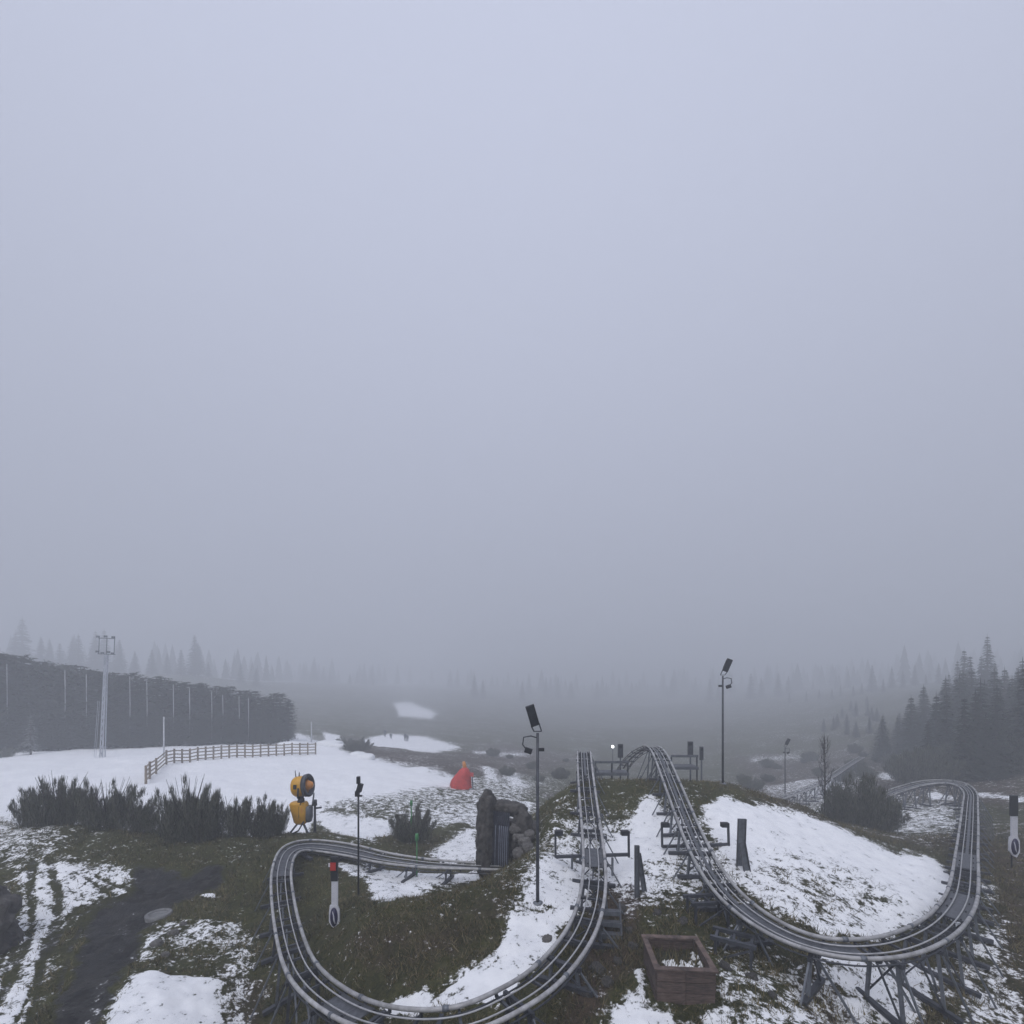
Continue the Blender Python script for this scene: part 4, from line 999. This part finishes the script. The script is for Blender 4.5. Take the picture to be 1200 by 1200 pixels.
# broom-like shrubs
def shrub_mesh(seed, spires=16, spread=.9, blades=340, dome=False):
    r_ = random.Random(seed); tris = []; tn = []
    for s in range(spires):
        a = r_.uniform(0, 6.283); q = spread * math.sqrt(r_.random()); bx, by = .45 * q * math.cos(a), .45 * q * math.sin(a)
        tx, ty = q * math.cos(a), q * math.sin(a); hh = r_.uniform(.5, 1.0) * (1.08 - .42 * q) if not dome else math.sqrt(max(.05, 1 - (q / spread) ** 2 * .8)) * r_.uniform(.85, 1)
        for k in range(blades):
            f = r_.random() ** .8; z = hh * f; c = Vector((bx + (tx - bx) * f, by + (ty - by) * f, z))
            wd_ = (.17 * (1 - f) ** .8 + .05) ; c += Vector((r_.gauss(0, wd_ * .55), r_.gauss(0, wd_ * .55), 0))
            l = r_.uniform(.05, .14); d1 = Vector((r_.gauss(0, .38) + (tx - bx) * .4, r_.gauss(0, .3) + (ty - by) * .4, 1)).normalized() * l
            an = r_.uniform(0, 3.14); sd = Vector((math.cos(an), math.sin(an), 0)) * r_.uniform(.005, .012)
            tris += [c - sd, c + sd, c + d1]; tn.append(r_.random())
    return tri_cloud('foliage', [tuple(t) for t in tris], M['shrub'], tn)
def stems_mesh(seed):
    r_ = random.Random(seed); m = MB()
    for s in range(16):
        a = r_.uniform(0, 6.283); q = .75 * math.sqrt(r_.random())
        m.tube([(.08 * math.cos(a), .08 * math.sin(a), -.05), (.4 * q * math.cos(a), .4 * q * math.sin(a), .35), (q * math.cos(a), q * math.sin(a), r_.uniform(.6, .9))], [.016, .011, .004], 5)
    return m.mesh('stems', M['twig'])
shv = [(shrub_mesh(s), stems_mesh(s)) for s in (31, 32, 33, 34)]
dmv = (shrub_mesh(51, 40, .95, 260, True), stems_mesh(51))
def shrub(u, d, vt, label, group, wide=1.0, var=None, name='shrub'):
    p = G(u, d); h = P(u, vt, d).z - p.z; root = empty(name, p, random.uniform(0, 6)); root.scale = (h * .62 * wide, h * .62 * wide, h)
    tag(root, label, 'shrub', group); v = var or random.choice(shv); link('foliage', v[0], root); link('stems', v[1], root); return root
GRP = 'shrub row along the bank'
for (u, d, vt) in ((40, 24.2, 922), (52, 24.0, 912), (68, 24.3, 897), (84, 24.0, 916), (101, 23.9, 911), (114, 24.2, 926), (127, 23.9, 905), (140, 24.1, 930), (157, 23.7, 927), (172, 24.0, 932), (188, 23.8, 936), (204, 23.8, 922), (219, 23.6, 898), (233, 23.8, 914), (247, 23.9, 930), (272, 23.9, 920), (284, 24.1, 944), (300, 23.8, 930), (316, 24.1, 932), (325, 24.3, 950)):
    shrub(u, d, vt, 'dark bristly shrub in the row between muddy road and snow field', GRP, random.uniform(.7, .95))
for (u, d, vt) in ((210, 23.0, 945), (236, 23.0, 952)):
    shrub(u, d, vt, 'low dark shrub filling the front of the bristly row', 'low shrubs in front of the row', 1.0)
shrub(486, 27.5, 942, 'small dark shrub by the green marker post in the gully', None, 1.2)
shrub(474, 27.2, 950, 'low dark shrub growing against the small gully shrub', None, 1.2)
shrub(1008, 30.5, 906, 'tall rounded dark shrub below the snowy slope by the bare sapling', None, .95, dmv)
shrub(988, 30.0, 926, 'shorter dark shrub crowding the tall rounded one', None, 1.1, dmv)
shrub(1027, 31.0, 926, 'dark shrub on the downhill side of the tall rounded one', None, 1.1, dmv)
shrub(6, 56, 873, 'scraggy low shrub at the edge of the snow field under the tree wall', None, 1.6)
for (u, d) in ((405, 72), (416, 70), (424, 68), (395, 74), (412, 66)):
    shrub(u, d, 862 + random.uniform(0, 8), 'low hazy shrub between the snow field and the far skiers', 'hazy shrubs past the fence', 1.8)

for i in range(18):
    u = 1068 + i * 8.5 + random.uniform(-6, 6); d = random.uniform(50, 66)
    shrub(u, d, 878 - (u - 1068) * .14 + random.uniform(-8, 10), 'grey brown leafless scrub in front of the forest edge', 'scrub in front of the forest edge', 1.3, dmv)
for i in range(16):
    u = random.uniform(855, 1050); d = random.uniform(62, 95); p = G(u, d)
    shrub(u, d, V0 - (p.z + random.uniform(.8, 2.2)) / d * F, 'small hazy scrub on the rough ground around the lower track', 'hazy scrub around the lower track', 1.6, dmv)
for i in range(8):
    u = random.uniform(575, 680); d = random.uniform(62, 110); p = G(u, d)
    shrub(u, d, V0 - (p.z + random.uniform(.7, 1.7)) / d * F, 'small hazy scrub on the brown slope beyond the tunnel mouth', 'hazy scrub beyond the tunnel mouth', 1.6, dmv)

# bare sapling
def sapling():
    d = 31; p = G(966, d); h = P(0, 862, d).z - p.z; root = empty('bare_sapling', p); tag(root, 'leafless upright sapling beside the rounded shrub', 'tree')
    MB().tube([(0, 0, -.2), (.04, 0, h * .5), (0, 0, h)], [.07, .045, .012], 7).build('trunk', M['twig'], root)
    br = MB(); r_ = random.Random(4)
    for i in range(46):
        z = h * r_.uniform(.25, .93); a = r_.uniform(0, 6.28); L = r_.uniform(.5, 1.25) * (1.15 - z / h)
        e = Vector((math.cos(a) * L * .55, math.sin(a) * L * .55, z + L * 1.3)); b = Vector((0, 0, z)); md = (b + e) / 2 + Vector((math.cos(a) * .12, math.sin(a) * .12, -.08))
        br.tube([b, md, e], [.02, .013, .006], 4)
        for j in range(3):
            q = md.lerp(e, r_.random()); a2 = a + r_.uniform(-1.3, 1.3); br.tube([q, q + Vector((math.cos(a2) * .18, math.sin(a2) * .18, .4))], [.008, .004], 3)
    br.build('crown', M['twig'], root)
sapling()

# ------------------------------------------------------------------ skiers far off
def person(u, d, h, label, lean=0, crouch=False):
    p = G(u, d); m = bpy.data.meshes.new('person')
    k = .72 if crouch else 1.0
    V = [(0, 0, .93 * k), (0, 0, 1.15 * k), (0, 0, 1.38 * k), (0, 0, 1.5 * k), (0, -.02, 1.66 * k), (.11, 0, .88 * k), (.14, -.06, .48 * k), (.14, .02, .06), (.14, -.14, .03), (-.11, 0, .88 * k), (-.14, .05, .48 * k), (-.14, .08, .06), (-.14, -.08, .03),
         (.2, 0, 1.36 * k), (.3, -.03, 1.08 * k), (.28, -.2, .9 * k), (-.2, 0, 1.36 * k), (-.3, -.05, 1.1 * k), (-.27, -.24, .95 * k)]
    E = [(0, 1), (1, 2), (2, 3), (3, 4), (0, 5), (5, 6), (6, 7), (7, 8), (0, 9), (9, 10), (10, 11), (11, 12), (2, 13), (13, 14), (14, 15), (2, 16), (16, 17), (17, 18)]
    m.from_pydata(V, E, []); o = link('person', m, None, p); o.scale = (h / 1.78,) * 3
    sk = o.modifiers.new('Skin', 'SKIN'); rad = [.16, .17, .17, .07, .12, .11, .08, .06, .05, .11, .08, .06, .05, .08, .06, .05, .08, .06, .05]
    for i, r_ in enumerate(rad): o.data.skin_vertices[0].data[i].radius = (r_, r_)
    o.data.skin_vertices[0].data[0].use_root = True
    o.modifiers.new('Sub', 'SUBSURF').levels = 1; o.data.materials.append(M['cloth_dark'])
    tag(o, label, 'person'); return o
person(451, 105, 1.75, 'person in dark clothes standing on the far snow patch beside a crouching one')
person(458, 104, 1.75, 'person in dark clothes crouching low on the far snow patch', crouch=True)
person(475, 102, 1.9, 'taller person in dark clothes standing on the far snow patch')
person(477.5, 103, 1.6, 'shorter person in dark clothes standing close behind the taller one')

# snow heaps at the far end of the fence
for (u, d, s) in ((343, 66, 1.3), (386, 70, 1.4), (352, 68, .9), (420, 62, .7), (428, 60, .8), (395, 68, .8)):
    p = G(u, d); o = link('snow_heap', rock_mesh('snow_heap', 1.4, 1.0, .6, int(u), M['snowlump'], 3, .25), None, p + Vector((0, 0, .1))); o.scale = (s, s, s)
    tag(o, 'lumpy heap of white snow past the end of the wooden fence', 'snow heap', 'snow heaps past the fence')

# ------------------------------------------------------------------ grass and stubble
def grass():
    N_ = 300000
    d = np.exp(rng.uniform(np.log(7.2), np.log(30), N_)); u = rng.uniform(-120, 1320, N_)
    x = (u - 600) / F * d; y = d; zs_ = hgt(x, y, False); z = hgt(x, y)
    s, r_, b_ = cover(x, y, zs_)
    clump = vnoise(x, y, .55) + vnoise(x, y, .2) * .7
    keep = (rng.random(N_) < np.clip(1.05 - s * 1.25, .0, 1)) & (r_ < .25) & (clump > -.28 + s * .35)
    dots = (s > .5) & (rng.random(N_) < .25) & (vnoise(x, y, .16) + .5 * vnoise(x, y, .7) > .47 + .1 * (s > .9)) & (r_ < .2)
    keep |= dots
    x, y, z, s, b_, d = x[keep], y[keep], z[keep], s[keep], b_[keep], d[keep]; n = len(x)
    L = rng.uniform(.04, .16, n) * (1 + .6 * (clump[keep] > .2)) * np.where(dots[keep], .8, 1); a = rng.uniform(0, 6.283, n); w = rng.uniform(.005, .011, n) * (1 + d / 22)
    la = rng.normal(0, .55, n); lb = rng.normal(0, .55, n)
    base = np.stack([x, y, z - .02], -1); sd = np.stack([np.cos(a) * w, np.sin(a) * w, np.zeros(n)], -1)
    tip = base + np.stack([la * L, lb * L, L], -1)
    tri = np.stack([base - sd, base + sd, tip], 1).reshape(-1, 3)
    tn = np.clip(rng.normal(.42, .28, n) + .5 * vnoise(x, y, 2.2) - .35 * dots[keep], 0, 1)
    o = link('grass', tri_cloud('grass', tri, M['grass'], tn)); tag(o, 'short winter grass and stubble poking through the patchy snow', 'grass', kind='stuff')
grass()

# ------------------------------------------------------------------ haze
hz = MB().box((0, 0, 4), (1480, 1480, 76)).build('haze', None); tag(hz, 'grey fog hanging over the whole valley', 'haze', kind='stuff')
mh = bpy.data.materials.new('fog_air'); mh.use_nodes = True; nt = mh.node_tree; nt.nodes.clear()
pv = nt.nodes.new('ShaderNodeVolumePrincipled'); pv.inputs['Density'].default_value = 0.0052; pv.inputs['Color'].default_value = (.90, .93, .98, 1); pv.inputs['Anisotropy'].default_value = 0.1
om = nt.nodes.new('ShaderNodeOutputMaterial'); nt.links.new(pv.outputs[0], om.inputs['Volume']); hz.data.materials.append(mh)
